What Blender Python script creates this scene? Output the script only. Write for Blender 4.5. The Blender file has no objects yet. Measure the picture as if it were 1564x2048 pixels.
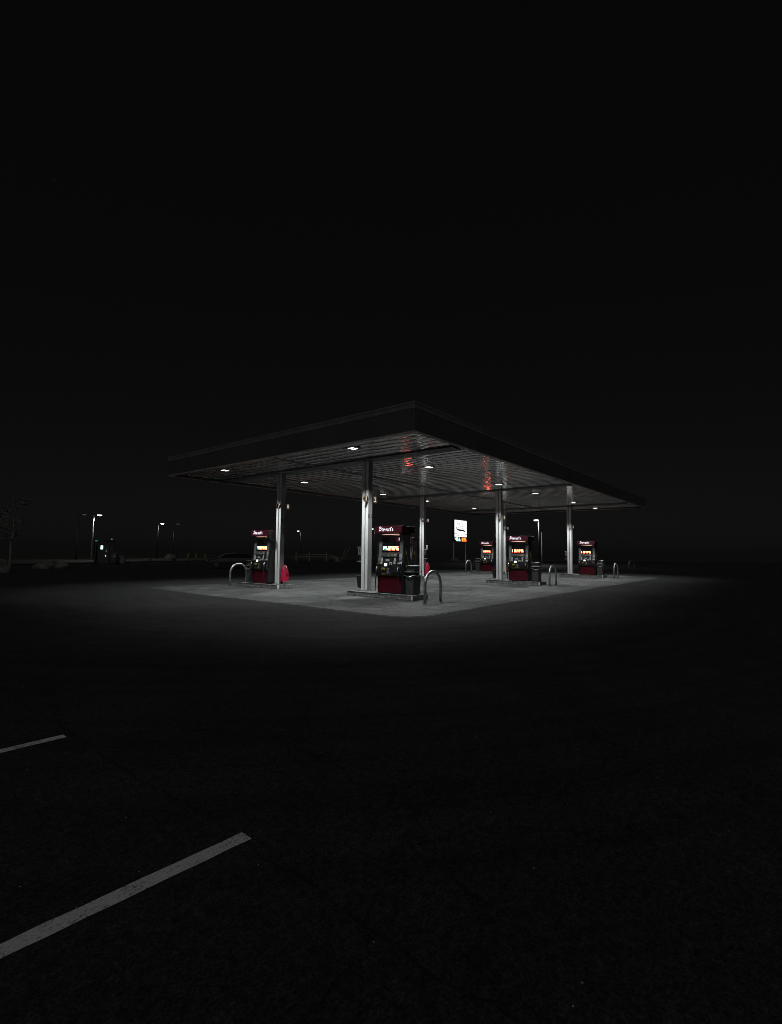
import bpy, bmesh, math, random
from mathutils import Vector, Matrix
random.seed(7)
C = bpy.context.scene.collection
S = bpy.context.scene
PI = math.pi

# ------------------------------------------------------------------ helpers
class MB:
    """collects shapes into one bmesh"""
    def __init__(self): self.bm = bmesh.new()
    def poly(self, pts):
        vs = [self.bm.verts.new(p) for p in pts]
        self.bm.faces.new(vs); return self
    def prism(self, a, b):
        """two matching rings joined and capped"""
        n = len(a)
        va = [self.bm.verts.new(p) for p in a]; vb = [self.bm.verts.new(p) for p in b]
        for i in range(n):
            j = (i+1) % n
            self.bm.faces.new((va[i], va[j], vb[j], vb[i]))
        self.bm.faces.new(va[::-1]); self.bm.faces.new(vb)
        return self
    def box(self, x0, x1, y0, y1, z0, z1, tx=0, ty=0):
        a = [(x0,y0,z0),(x1,y0,z0),(x1,y1,z0),(x0,y1,z0)]
        b = [(x0+tx,y0+ty,z1),(x1-tx,y0+ty,z1),(x1-tx,y1-ty,z1),(x0+tx,y1-ty,z1)]
        return self.prism(a, b)
    def obox(self, c, ax, hx, hy, z0, z1):
        """box with a horizontal direction ax"""
        d = Vector((math.cos(ax), math.sin(ax), 0)); n = Vector((-d.y, d.x, 0)); c = Vector((c[0], c[1], 0))
        r = [c-d*hx-n*hy, c+d*hx-n*hy, c+d*hx+n*hy, c-d*hx+n*hy]
        return self.prism([(p.x,p.y,z0) for p in r], [(p.x,p.y,z1) for p in r])
    def tube(self, pts, r, seg=10, r1=None):
        pts = [Vector(p) for p in pts]; n = len(pts)
        rings = []
        ref = None
        for i, p in enumerate(pts):
            t = (pts[min(i+1,n-1)] - pts[max(i-1,0)]).normalized()
            if ref is None:
                ref = t.orthogonal().normalized()
            else:
                ref = (ref - t*ref.dot(t))
                ref = ref.normalized() if ref.length > 1e-6 else t.orthogonal().normalized()
            b = t.cross(ref)
            rr = r if r1 is None else r + (r1-r)*i/(n-1)
            rings.append([self.bm.verts.new(p + (ref*math.cos(2*PI*k/seg) + b*math.sin(2*PI*k/seg))*rr) for k in range(seg)])
        for i in range(n-1):
            for k in range(seg):
                f = self.bm.faces.new((rings[i][k], rings[i][(k+1)%seg], rings[i+1][(k+1)%seg], rings[i+1][k])); f.smooth = True
        self.bm.faces.new(rings[0][::-1]); self.bm.faces.new(rings[-1])
        return self
    def lathe(self, prof, c=(0,0,0), seg=16):
        rings = []
        for r, z in prof:
            rings.append([self.bm.verts.new((c[0]+r*math.cos(2*PI*k/seg), c[1]+r*math.sin(2*PI*k/seg), c[2]+z)) for k in range(seg)])
        for i in range(len(prof)-1):
            for k in range(seg):
                f = self.bm.faces.new((rings[i][k], rings[i][(k+1)%seg], rings[i+1][(k+1)%seg], rings[i+1][k])); f.smooth = True
        self.bm.faces.new(rings[0][::-1]); self.bm.faces.new(rings[-1])
        return self
    def ribbon(self, pts, w, fn, lift=0):
        """flat mitred strip; fn maps (s,t,lift) -> 3-D"""
        n = len(pts); L = []; R = []
        for i in range(n):
            a = Vector(pts[max(i-1,0)]); b = Vector(pts[min(i+1,n-1)])
            t = (b-a); t = t.normalized() if t.length > 1e-9 else Vector((1,0))
            nn = Vector((-t.y, t.x)); p = Vector(pts[i])
            ww = w[i] if isinstance(w, (list,tuple)) else w
            L.append(p+nn*ww/2); R.append(p-nn*ww/2)
        vl = [self.bm.verts.new(fn(q.x,q.y,lift)) for q in L]; vr = [self.bm.verts.new(fn(q.x,q.y,lift)) for q in R]
        for i in range(n-1):
            self.bm.faces.new((vr[i], vr[i+1], vl[i+1], vl[i]))
        return self
    def build(self, name, mat, parent=None, bevel=0, seg=2, fix=True, smooth=False):
        if fix: bmesh.ops.recalc_face_normals(self.bm, faces=self.bm.faces)
        me = bpy.data.meshes.new(name); self.bm.to_mesh(me); self.bm.free()
        if smooth:
            for f in me.polygons: f.use_smooth = True
        me.materials.append(mat)
        o = bpy.data.objects.new(name, me); C.objects.link(o)
        if parent is not None: o.parent = parent
        if bevel:
            m = o.modifiers.new('bevel', 'BEVEL'); m.width = bevel; m.segments = seg; m.limit_method = 'ANGLE'; m.angle_limit = math.radians(40)
        return o

def tag(o, label=None, cat=None, group=None, kind=None):
    if label: o['label'] = label
    if cat: o['category'] = cat
    if group: o['group'] = group
    if kind: o['kind'] = kind
    return o
def thing(name, label, cat, loc=(0,0,0), rz=0, group=None):
    o = bpy.data.objects.new(name, None); C.objects.link(o); o.location = loc; o.rotation_euler = (0,0,rz)
    o.empty_display_size = .2
    return tag(o, label, cat, group)
KIDS = {}
def copy_tree(o, label=None, loc=None, rz=None):
    def rec(src, par):
        c = src.copy(); C.objects.link(c)
        if par is not None: c.parent = par
        for ch in list(src.children): rec(ch, c)
        return c
    r = rec(o, None)
    if label: r['label'] = label
    if loc is not None: r.location = loc
    if rz is not None: r.rotation_euler = (0,0,rz)
    return r
def text_obj(name, s, size, mat, parent, mtx, align='CENTER', ext=0.0):
    cu = bpy.data.curves.new('tmp_text', 'FONT'); cu.body = s; cu.size = size; cu.align_x = align; cu.align_y = 'CENTER'; cu.extrude = ext
    cu.resolution_u = 3; cu.offset = .004*size/.24
    t = bpy.data.objects.new('tmp_text', cu); C.objects.link(t)
    bpy.context.view_layer.update()
    me = bpy.data.meshes.new_from_object(t.evaluated_get(bpy.context.evaluated_depsgraph_get()))
    bpy.data.objects.remove(t); bpy.data.curves.remove(cu)
    me.materials.clear(); me.materials.append(mat); me.name = name
    me.transform(mtx)
    o = bpy.data.objects.new(name, me); C.objects.link(o)
    if parent is not None: o.parent = parent
    return o
def face_mtx(loc, right, up):
    r = Vector(right).normalized(); u = Vector(up).normalized(); n = r.cross(u)
    m = Matrix((( r.x,u.x,n.x,loc[0]),(r.y,u.y,n.y,loc[1]),(r.z,u.z,n.z,loc[2]),(0,0,0,1)))
    return m

# ------------------------------------------------------------------ materials
def nt(name):
    m = bpy.data.materials.new(name); m.use_nodes = True
    t = m.node_tree; b = t.nodes['Principled BSDF']
    return m, t, b
def N(t, typ, **kw):
    n = t.nodes.new(typ)
    for k, v in kw.items():
        if hasattr(n, k): setattr(n, k, v)
        else: n.inputs[k.replace('_',' ')].default_value = v
    return n
def mat(name, col, rough=.5, metal=0, var=.25, scale=6, bump=0, bscale=60, spec=.5, emit=None, es=0, stretch=None, rvar=.15, coat=0):
    """paint / plastic / metal with uneven tone, uneven gloss and optional surface grain"""
    m, t, b = nt(name)
    tc = N(t, 'ShaderNodeTexCoord'); src = tc.outputs['Object']
    if stretch:
        mp = N(t, 'ShaderNodeMapping'); mp.inputs['Scale'].default_value = stretch
        t.links.new(src, mp.inputs['Vector']); src = mp.outputs['Vector']
    no = N(t, 'ShaderNodeTexNoise', Scale=scale, Detail=5.0, Roughness=.6); t.links.new(src, no.inputs['Vector'])
    mr = N(t, 'ShaderNodeMapRange'); mr.inputs['From Min'].default_value = .3; mr.inputs['From Max'].default_value = .7
    mr.inputs['To Min'].default_value = 1-var; mr.inputs['To Max'].default_value = 1+var*.5
    t.links.new(no.outputs['Fac'], mr.inputs['Value'])
    mx = N(t, 'ShaderNodeVectorMath', operation='SCALE'); mx.inputs[0].default_value = col[:3]
    t.links.new(mr.outputs['Result'], mx.inputs['Scale'])
    t.links.new(mx.outputs['Vector'], b.inputs['Base Color'])
    rr = N(t, 'ShaderNodeMapRange'); rr.inputs['From Min'].default_value = .3; rr.inputs['From Max'].default_value = .7
    rr.inputs['To Min'].default_value = max(.02, rough-rvar*.5); rr.inputs['To Max'].default_value = min(1, rough+rvar*.5)
    t.links.new(no.outputs['Fac'], rr.inputs['Value']); t.links.new(rr.outputs['Result'], b.inputs['Roughness'])
    b.inputs['Metallic'].default_value = metal; b.inputs['Specular IOR Level'].default_value = spec
    b.inputs['Coat Weight'].default_value = coat; b.inputs['Coat Roughness'].default_value = .02; b.inputs['Coat IOR'].default_value = 1.6
    if bump:
        n2 = N(t, 'ShaderNodeTexNoise', Scale=bscale, Detail=3.0); t.links.new(src, n2.inputs['Vector'])
        bp = N(t, 'ShaderNodeBump', Strength=bump, Distance=.01); t.links.new(n2.outputs['Fac'], bp.inputs['Height']); t.links.new(bp.outputs['Normal'], b.inputs['Normal'])
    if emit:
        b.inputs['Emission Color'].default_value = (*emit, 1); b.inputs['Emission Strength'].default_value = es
    return m
def emis(name, col, s):
    m, t, b = nt(name)
    b.inputs['Base Color'].default_value = (.02,.02,.02,1); b.inputs['Roughness'].default_value = .4
    b.inputs['Emission Color'].default_value = (*col, 1)
    no = N(t, 'ShaderNodeTexNoise', Scale=30.0); mr = N(t, 'ShaderNodeMapRange')
    mr.inputs['To Min'].default_value = s*.8; mr.inputs['To Max'].default_value = s*1.2
    t.links.new(no.outputs['Fac'], mr.inputs['Value']); t.links.new(mr.outputs['Result'], b.inputs['Emission Strength'])
    return m

def mat_asphalt():
    m, t, b = nt('asphalt')
    tc = N(t, 'ShaderNodeTexCoord'); src = tc.outputs['Object']
    big = N(t, 'ShaderNodeTexNoise', Scale=.22, Detail=5.0, Roughness=.6); t.links.new(src, big.inputs['Vector'])
    fine = N(t, 'ShaderNodeTexNoise', Scale=75.0, Detail=3.0, Roughness=.7); t.links.new(src, fine.inputs['Vector'])
    mid = N(t, 'ShaderNodeTexNoise', Scale=9.0, Detail=6.0, Roughness=.65); t.links.new(src, mid.inputs['Vector'])
    def mrange(s, a, c, d, e):
        r = N(t, 'ShaderNodeMapRange'); r.inputs['From Min'].default_value=a; r.inputs['From Max'].default_value=c; r.inputs['To Min'].default_value=d; r.inputs['To Max'].default_value=e
        t.links.new(s, r.inputs['Value']); return r.outputs['Result']
    def mul(a, c):
        k = N(t, 'ShaderNodeMath', operation='MULTIPLY')
        t.links.new(a, k.inputs[0])
        if isinstance(c, float): k.inputs[1].default_value = c
        else: t.links.new(c, k.inputs[1])
        return k.outputs[0]
    v = mul(mrange(big.outputs['Fac'], .3,.7,.86,1.12), mrange(fine.outputs['Fac'], .3,.7,.3,1.8))
    v = mul(v, mrange(mid.outputs['Fac'], .3,.7,.8,1.2))
    gr = N(t, 'ShaderNodeTexNoise', Scale=24.0, Detail=4.0, Roughness=.75); t.links.new(src, gr.inputs['Vector'])
    v = mul(v, mrange(gr.outputs['Fac'], .3,.7,.45,1.55))
    pa = N(t, 'ShaderNodeTexNoise', Scale=.9, Detail=3.0, Roughness=.5, Distortion=1.2); t.links.new(src, pa.inputs['Vector'])
    v = mul(v, mrange(pa.outputs['Fac'], .42,.62,.92,1.05))
    # tyre polish rings: broad soft arcs where vehicles swing around the pad
    sx = N(t, 'ShaderNodeSeparateXYZ'); t.links.new(src, sx.inputs[0])
    # long paving seam running past the bay lines, wandering a little
    wob = N(t, 'ShaderNodeTexNoise', Scale=1.3, Detail=6.0, Roughness=.7); t.links.new(src, wob.inputs['Vector'])
    w2 = mrange(wob.outputs['Fac'], 0,1,-.14,.14)
    ad = N(t, 'ShaderNodeMath', operation='ADD'); t.links.new(sx.outputs['X'], ad.inputs[0]); t.links.new(w2, ad.inputs[1])
    sb = N(t, 'ShaderNodeMath', operation='SUBTRACT'); t.links.new(ad.outputs[0], sb.inputs[0]); sb.inputs[1].default_value = 1.70
    ab = N(t, 'ShaderNodeMath', operation='ABSOLUTE'); t.links.new(sb.outputs[0], ab.inputs[0])
    v = mul(v, mrange(ab.outputs[0], .004,.014,.68,1))
    vd = N(t, 'ShaderNodeTexVoronoi', feature='DISTANCE_TO_EDGE', Scale=.33); 
    dn = N(t, 'ShaderNodeVectorMath', operation='ADD'); t.links.new(src, dn.inputs[0]); t.links.new(wob.outputs['Color'], dn.inputs[1]); t.links.new(dn.outputs[0], vd.inputs['Vector'])
    v = mul(v, mrange(vd.outputs['Distance'], .002,.010,.72,1))
    # dark rubber arcs
    le = N(t, 'ShaderNodeVectorMath', operation='DISTANCE'); t.links.new(src, le.inputs[0]); le.inputs[1].default_value = (13.5,14.8,0)
    wv = N(t, 'ShaderNodeTexNoise', noise_dimensions='1D', Scale=2.6, Detail=4.0); t.links.new(le.outputs['Value'], wv.inputs['W'])
    v = mul(v, mrange(wv.outputs['Fac'], .35,.55,.87,1.02))
    col = N(t, 'ShaderNodeVectorMath', operation='SCALE'); col.inputs[0].default_value = (.041,.0415,.0415); t.links.new(v, col.inputs['Scale'])
    # rare pale chips of stone / glass beads, their glints put into the colour
    vo = N(t, 'ShaderNodeTexVoronoi', Scale=17.0); t.links.new(src, vo.inputs['Vector'])
    cs = N(t, 'ShaderNodeSeparateColor'); t.links.new(vo.outputs['Color'], cs.inputs[0])
    keep = mrange(cs.outputs[0], .966,.967,0,1); dot = mrange(vo.outputs['Distance'], .045,.07,1,0)
    chip = mul(keep, dot)
    mx = N(t, 'ShaderNodeMix', data_type='RGBA'); t.links.new(chip, mx.inputs['Factor']); t.links.new(col.outputs[0], mx.inputs['A']); mx.inputs['B'].default_value = (.75,.76,.76,1)
    t.links.new(mx.outputs['Result'], b.inputs['Base Color'])
    b.inputs['Roughness'].default_value = .92; b.inputs['Specular IOR Level'].default_value = .05
    bp = N(t, 'ShaderNodeBump', Strength=.35, Distance=.006); t.links.new(fine.outputs['Fac'], bp.inputs['Height']); t.links.new(bp.outputs['Normal'], b.inputs['Normal'])
    return m

def mat_concrete_pad():
    m, t, b = nt('pad_concrete')
    tc = N(t, 'ShaderNodeTexCoord'); src = tc.outputs['Object']
    def mrange(s, a, c, d, e):
        r = N(t, 'ShaderNodeMapRange'); r.inputs['From Min'].default_value=a; r.inputs['From Max'].default_value=c; r.inputs['To Min'].default_value=d; r.inputs['To Max'].default_value=e
        t.links.new(s, r.inputs['Value']); return r.outputs['Result']
    def mul(a, c):
        k = N(t, 'ShaderNodeMath', operation='MULTIPLY'); t.links.new(a, k.inputs[0]); t.links.new(c, k.inputs[1]); return k.outputs[0]
    n1 = N(t, 'ShaderNodeTexNoise', Scale=.55, Detail=7.0, Roughness=.68, Distortion=.6); t.links.new(src, n1.inputs['Vector'])
    n2 = N(t, 'ShaderNodeTexNoise', Scale=13.0, Detail=6.0, Roughness=.75); t.links.new(src, n2.inputs['Vector'])
    mp = N(t, 'ShaderNodeMapping'); mp.inputs['Scale'].default_value = (.35,3.2,1); t.links.new(src, mp.inputs['Vector'])
    n3 = N(t, 'ShaderNodeTexNoise', Scale=1.1, Detail=6.0, Roughness=.65); t.links.new(mp.outputs[0], n3.inputs['Vector'])
    mq = N(t, 'ShaderNodeMapping'); mq.inputs['Scale'].default_value = (2.6,.4,1); t.links.new(src, mq.inputs['Vector'])
    n5 = N(t, 'ShaderNodeTexNoise', Scale=1.3, Detail=6.0, Roughness=.65); t.links.new(mq.outputs[0], n5.inputs['Vector'])
    v = mul(mrange(n1.outputs['Fac'], .3,.7,.38,1.45), mrange(n2.outputs['Fac'], .3,.7,.5,1.4))
    v = mul(v, mrange(n3.outputs['Fac'], .3,.7,.62,1.2)); v = mul(v, mrange(n5.outputs['Fac'], .3,.7,.7,1.15))
    # oil drips
    n4 = N(t, 'ShaderNodeTexNoise', Scale=1.7, Detail=5.0, Roughness=.6); t.links.new(src, n4.inputs['Vector'])
    v = mul(v, mrange(n4.outputs['Fac'], .32,.46,.45,1))
    # hairline cracks
    vd = N(t, 'ShaderNodeTexVoronoi', feature='DISTANCE_TO_EDGE', Scale=.28)
    dn = N(t, 'ShaderNodeVectorMath', operation='ADD'); t.links.new(src, dn.inputs[0]); t.links.new(n1.outputs['Color'], dn.inputs[1]); t.links.new(dn.outputs[0], vd.inputs['Vector'])
    v = mul(v, mrange(vd.outputs['Distance'], .002,.008,.45,1))
    # uneven darkening towards the rim of the slab
    sp = N(t, 'ShaderNodeSeparateXYZ'); t.links.new(src, sp.inputs[0])
    def m2(op, a_, b_):
        k = N(t, 'ShaderNodeMath', operation=op)
        for q, w_ in ((0,a_),(1,b_)):
            if isinstance(w_, (int,float)): k.inputs[q].default_value = w_
            else: t.links.new(w_, k.inputs[q])
        return k.outputs[0]
    dx = m2('MINIMUM', m2('SUBTRACT', sp.outputs['X'], 9.67), m2('SUBTRACT', 40.6, sp.outputs['X']))
    dy = m2('MINIMUM', m2('SUBTRACT', sp.outputs['Y'], 7.17), m2('SUBTRACT', 21.3, sp.outputs['Y']))
    de = m2('ADD', m2('MINIMUM', dx, dy), m2('MULTIPLY', m2('SUBTRACT', n1.outputs['Fac'], .5), 3.2))
    v = mul(v, mrange(de, -.2,2.0,.82,1.04))
    hue = N(t, 'ShaderNodeMix', data_type='RGBA'); t.links.new(mrange(n1.outputs['Fac'], .35,.65,0,1), hue.inputs['Factor'])
    hue.inputs['A'].default_value = (.077,.093,.091,1); hue.inputs['B'].default_value = (.118,.121,.119,1)
    col = N(t, 'ShaderNodeVectorMath', operation='SCALE'); t.links.new(hue.outputs['Result'], col.inputs[0]); t.links.new(v, col.inputs['Scale'])
    t.links.new(col.outputs[0], b.inputs['Base Color'])
    t.links.new(mrange(n1.outputs['Fac'], .3,.7,.62,.9), b.inputs['Roughness']); b.inputs['Specular IOR Level'].default_value = .3
    bp = N(t, 'ShaderNodeBump', Strength=.4, Distance=.004); t.links.new(n2.outputs['Fac'], bp.inputs['Height']); t.links.new(bp.outputs['Normal'], b.inputs['Normal'])
    return m

def mat_line():
    m, t, b = nt('worn_line_paint')
    tc = N(t, 'ShaderNodeTexCoord'); src = tc.outputs['Object']
    n = N(t, 'ShaderNodeTexNoise', Scale=85.0, Detail=3.0, Roughness=.65); t.links.new(src, n.inputs['Vector'])
    n2 = N(t, 'ShaderNodeTexNoise', Scale=5.0, Detail=8.0, Roughness=.75); t.links.new(src, n2.inputs['Vector'])
    ad = N(t, 'ShaderNodeMath', operation='MULTIPLY_ADD'); t.links.new(n2.outputs['Fac'], ad.inputs[0]); ad.inputs[1].default_value = .75; t.links.new(n.outputs['Fac'], ad.inputs[2])
    r = N(t, 'ShaderNodeMapRange'); r.inputs['From Min'].default_value=.66; r.inputs['From Max'].default_value=.88; t.links.new(ad.outputs[0], r.inputs['Value'])
    mx = N(t, 'ShaderNodeMix', data_type='RGBA'); t.links.new(r.outputs['Result'], mx.inputs['Factor'])
    mx.inputs['A'].default_value = (.20,.20,.20,1); mx.inputs['B'].default_value = (.80,.80,.79,1)
    t.links.new(mx.outputs['Result'], b.inputs['Base Color']); b.inputs['Roughness'].default_value = .8; b.inputs['Specular IOR Level'].default_value=.2
    bp = N(t, 'ShaderNodeBump', Strength=.8, Distance=.006); t.links.new(n.outputs['Fac'], bp.inputs['Height']); t.links.new(bp.outputs['Normal'], b.inputs['Normal'])
    return m

def mat_kerb():
    """rough broken concrete edge of the pump islands"""
    m, t, b = nt('island_concrete')
    tc = N(t, 'ShaderNodeTexCoord'); src = tc.outputs['Object']
    vo = N(t, 'ShaderNodeTexVoronoi', Scale=26.0); t.links.new(src, vo.inputs['Vector'])
    n = N(t, 'ShaderNodeTexNoise', Scale=9.0, Detail=7.0, Roughness=.75); t.links.new(src, n.inputs['Vector'])
    r = N(t, 'ShaderNodeMapRange'); r.inputs['From Min'].default_value=.38; r.inputs['From Max'].default_value=.68; t.links.new(n.outputs['Fac'], r.inputs['Value'])
    mx = N(t, 'ShaderNodeMix', data_type='RGBA'); t.links.new(r.outputs['Result'], mx.inputs['Factor'])
    mx.inputs['A'].default_value = (.07,.07,.07,1); mx.inputs['B'].default_value = (.34,.34,.33,1)
    t.links.new(mx.outputs['Result'], b.inputs['Base Color']); b.inputs['Roughness'].default_value = .8
    bp = N(t, 'ShaderNodeBump', Strength=.9, Distance=.02); t.links.new(vo.outputs['Distance'], bp.inputs['Height']); t.links.new(bp.outputs['Normal'], b.inputs['Normal'])
    return m

M = {}
M['asphalt'] = mat_asphalt(); M['pad'] = mat_concrete_pad(); M['line'] = mat_line(); M['kerb'] = mat_kerb()
M['grass'] = mat('rough_grass', (.060,.062,.056), .95, var=.6, scale=.8, bump=.8, bscale=14, spec=.1)
M['curbstone'] = mat('curb_concrete', (.06,.06,.058), .85, var=.4, scale=2.5, bump=.3)
M['joint'] = mat('joint_sealant', (.02,.02,.02), .6, var=.3)
M['fascia'] = mat('fascia_paint', (.064,.062,.062), .55, var=.15, scale=.8, spec=.35)
M['coping'] = mat('coping_metal', (.115,.115,.115), .5, var=.2, scale=2)
M['lip'] = mat('lip_paint', (.34,.32,.30), .55, var=.2, scale=3)
M['deck'] = mat('soffit_enamel', (.88,.885,.88), .012, metal=.24, var=.25, scale=1.2, spec=1.0, rvar=.02, coat=1.0, stretch=(1,.25,1))
M['beam'] = mat('beam_paint', (.17,.17,.17), .6, var=.3, scale=3)
M['column'] = mat('column_paint', (.86,.87,.87), .42, var=.22, scale=3, spec=.45, stretch=(1,1,.3), bump=.06, bscale=20)
M['plate'] = mat('column_shaded_face', (.26,.265,.265), .5, var=.22, scale=3, stretch=(1,1,.3), bump=.06, bscale=20)  # darker tone painting the weaker light on the column's side faces
M['guard'] = mat('steel_corner_highlight', (.85,.86,.85), .4, var=.1, scale=12)  # bright highlight on the steel corner painted in as white
M['guard2'] = mat('steel_edge_highlight', (.55,.57,.56), .35, metal=.3, var=.3, scale=8)  # highlight along the steel edging put into a pale base colour
M['groove'] = mat('column_groove_shade', (.05,.05,.05), .6)  # shade in the gap between the column halves, put into the colour
M['housing'] = mat('fixture_housing', (.05,.05,.05), .5)
M['led'] = emis('led_panel', (1,.95,.96), 5)
M['steel'] = mat('galvanised_steel', (.50,.53,.52), .38, metal=.85, var=.3, scale=9, bump=.05)
M['chrome'] = mat('bright_steel', (.78,.79,.80), .28, metal=.9, var=.15, scale=14)
M['black'] = mat('black_plastic', (.016,.016,.017), .42, var=.35, scale=8, bump=.06)
M['glass'] = mat('display_glass', (.008,.008,.01), .1, var=.2)
M['grey'] = mat('grey_pump_panel', (.13,.135,.14), .42, var=.25, scale=5)
M['darkgrey'] = mat('charcoal_panel', (.06,.062,.064), .42, var=.3, scale=4)
M['red'] = mat('maroon_panel', (.075,.003,.011), .38, var=.2, scale=3, spec=.4)
M['header'] = mat('maroon_header', (.040,.003,.008), .4, var=.12, scale=3, emit=(.55,.03,.10), es=.008)
M['headerside'] = mat('maroon_header_side', (.035,.003,.008), .45, var=.2, scale=3)
M['logo'] = emis('lit_lettering', (.93,.90,1), 1.35)
M['glow'] = emis('header_digit_reflection', (1,.60,.45), 1.1)  # emission standing in for the digits mirrored under the header
M['digit_red'] = emis('red_led_digits', (1,.09,.04), 42)
M['digit_green'] = emis('pale_green_led_digits', (.62,1,.88), 3.5)
M['screen'] = emis('card_screen', (.95,.98,1), 1.5)
M['placard'] = mat('grey_placard', (.42,.41,.44), .5, var=.6, scale=45, spec=.3)
M['beige'] = mat('beige_label', (.45,.44,.36), .5, var=.5, scale=60)
M['yellow'] = mat('yellow_label', (.60,.52,.03), .5, var=.5, scale=50)
M['keypad'] = mat('grey_keypad', (.34,.35,.40), .5, var=.5, scale=55)
M['rubber'] = mat('hose_rubber', (.014,.014,.014), .5, var=.3)
M['yhose'] = mat('yellow_hose_guard', (.30,.25,.02), .5, var=.3)
M['redcover'] = mat('red_vinyl_cover', (.62,.008,.06), .45, var=.3, scale=9, bump=.5, bscale=14)
M['orangecover'] = mat('orange_vinyl_cover', (.65,.12,.01), .5, var=.25, scale=9, bump=.25, bscale=16)
M['blackmark'] = mat('black_lettering', (.008,.008,.008), .5)
M['whitemark'] = mat('cream_lettering', (.80,.74,.66), .5, var=.1, emit=(1,.92,.8), es=.5)  # slight glow added so the pale lettering stays readable
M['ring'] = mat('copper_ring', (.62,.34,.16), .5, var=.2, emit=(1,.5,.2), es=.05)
M['signface'] = emis('lit_sign_face', (1,.97,1), 1.3)
M['signink'] = mat('sign_ink_grey', (.10,.09,.10), .5, emit=(.7,.62,.68), es=.35)
M['signdark'] = mat('sign_ink_dark', (.02,.01,.012), .5)
M['signgreen'] = emis('sign_green_digits', (.70,1,.88), 1.8)
M['signred'] = emis('sign_red_digits', (1,.13,.02), 5)
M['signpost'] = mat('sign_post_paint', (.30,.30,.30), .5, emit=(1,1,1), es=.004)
M['wood'] = mat('weathered_wood', (.20,.18,.15), .85, var=.5, scale=4, bump=.4, stretch=(1,1,.3), emit=(1,.95,.85), es=.003)  # faint emission added so the wood shows in the dark
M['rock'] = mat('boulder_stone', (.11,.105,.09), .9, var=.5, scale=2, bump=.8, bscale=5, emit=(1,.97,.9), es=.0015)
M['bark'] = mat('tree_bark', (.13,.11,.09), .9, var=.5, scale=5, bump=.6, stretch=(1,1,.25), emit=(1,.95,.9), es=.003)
M['leaf'] = mat('dark_foliage', (.13,.12,.105), .7, var=.6, scale=1.5)
M['ybollard'] = mat('yellow_bollard_paint', (.20,.17,.02), .55, var=.3, scale=5, emit=(.8,.7,.08), es=.0)
M['lamppole'] = mat('street_lamp_pole', (.02,.019,.018), .5, var=.2)  # darkened copy of the pole colour for poles left dim
M['lamppole2'] = mat('lit_lamp_pole', (.30,.28,.26), .5, var=.2)  # paler copy of the pole colour, painting the lamplight on it
M['lamphead'] = emis('street_lamp_lens', (1,.95,.90), 7)
M['lamphead_dim'] = emis('dim_street_lamp_lens', (1,.97,.92), .06)
M['kioskglow'] = emis('kiosk_panel_glow', (.62,1,.88), 4)
M['greenglow'] = emis('small_green_indicator', (.05,.5,.33), .8)
M['pin'] = emis('pin_light', (.9,1,.97), 1.6)
M['pindim'] = emis('faint_pin_light', (.9,1,.97), .25)
M['carpaint'] = mat('black_car_paint', (.015,.015,.015), .4, var=.2)
M['carglass'] = mat('dark_car_glass', (.01,.01,.012), .08)
M['tyre'] = mat('tyre_rubber', (.012,.012,.012), .8)
M['taillamp'] = mat('tail_lamp_plastic', (.25,.03,.02), .3, emit=(1,.25,.15), es=.04)

# ------------------------------------------------------------------ world
w = bpy.data.worlds.new("World"); S.world = w; w.use_nodes = True
t = w.node_tree; bg = t.nodes['Background']
sky = t.nodes.new('ShaderNodeTexSky'); sky.sky_type = 'NISHITA'; sky.sun_disc = False
SUN_EL, SUN_AZ = math.radians(38), math.radians(200)
sky.sun_elevation = SUN_EL; sky.sun_rotation = SUN_AZ
bw = t.nodes.new('ShaderNodeRGBToBW'); t.links.new(sky.outputs[0], bw.inputs[0])
pw = t.nodes.new('ShaderNodeMath'); pw.operation = 'ADD'; pw.inputs[1].default_value = 2.5; t.links.new(bw.outputs[0], pw.inputs[0])
# faint stars
tc = t.nodes.new('ShaderNodeTexCoord')
vo = t.nodes.new('ShaderNodeTexVoronoi'); vo.inputs['Scale'].default_value = 42; t.links.new(tc.outputs['Generated'], vo.inputs['Vector'])
sc_ = t.nodes.new('ShaderNodeSeparateColor'); t.links.new(vo.outputs['Color'], sc_.inputs[0])
k1 = t.nodes.new('ShaderNodeMapRange'); k1.inputs['From Min'].default_value=.93; k1.inputs['From Max'].default_value=1.0; t.links.new(sc_.outputs[0], k1.inputs['Value'])
k2 = t.nodes.new('ShaderNodeMapRange'); k2.inputs['From Min'].default_value=.022; k2.inputs['From Max'].default_value=.04; k2.inputs['To Min'].default_value=1; k2.inputs['To Max'].default_value=0; t.links.new(vo.outputs['Distance'], k2.inputs['Value'])
st = t.nodes.new('ShaderNodeMath'); st.operation='MULTIPLY'; t.links.new(k1.outputs[0], st.inputs[0]); t.links.new(k2.outputs[0], st.inputs[1])
s2 = t.nodes.new('ShaderNodeMath'); s2.operation='MULTIPLY_ADD'; t.links.new(st.outputs[0], s2.inputs[0]); s2.inputs[1].default_value = 60.0; t.links.new(pw.outputs[0], s2.inputs[2])
t.links.new(s2.outputs[0], bg.inputs['Color'])
bg.inputs['Strength'].default_value = 0.00055
sun = bpy.data.lights.new('store_fill', 'SUN'); sun.energy = .28; sun.angle = math.radians(2); sun.color = (1,1,1)
so = bpy.data.objects.new('store_fill', sun); C.objects.link(so)
# added sun lamp standing in for store light behind the viewer
az = math.radians(215); el = math.radians(36)
dirv = Vector((math.cos(az)*math.cos(el), math.sin(az)*math.cos(el), math.sin(el)))   # towards the added lamp
so.rotation_euler = dirv.to_track_quat('Z','Y').to_euler()
sky.sun_elevation = el; sky.sun_rotation = math.radians(90)-az

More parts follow.
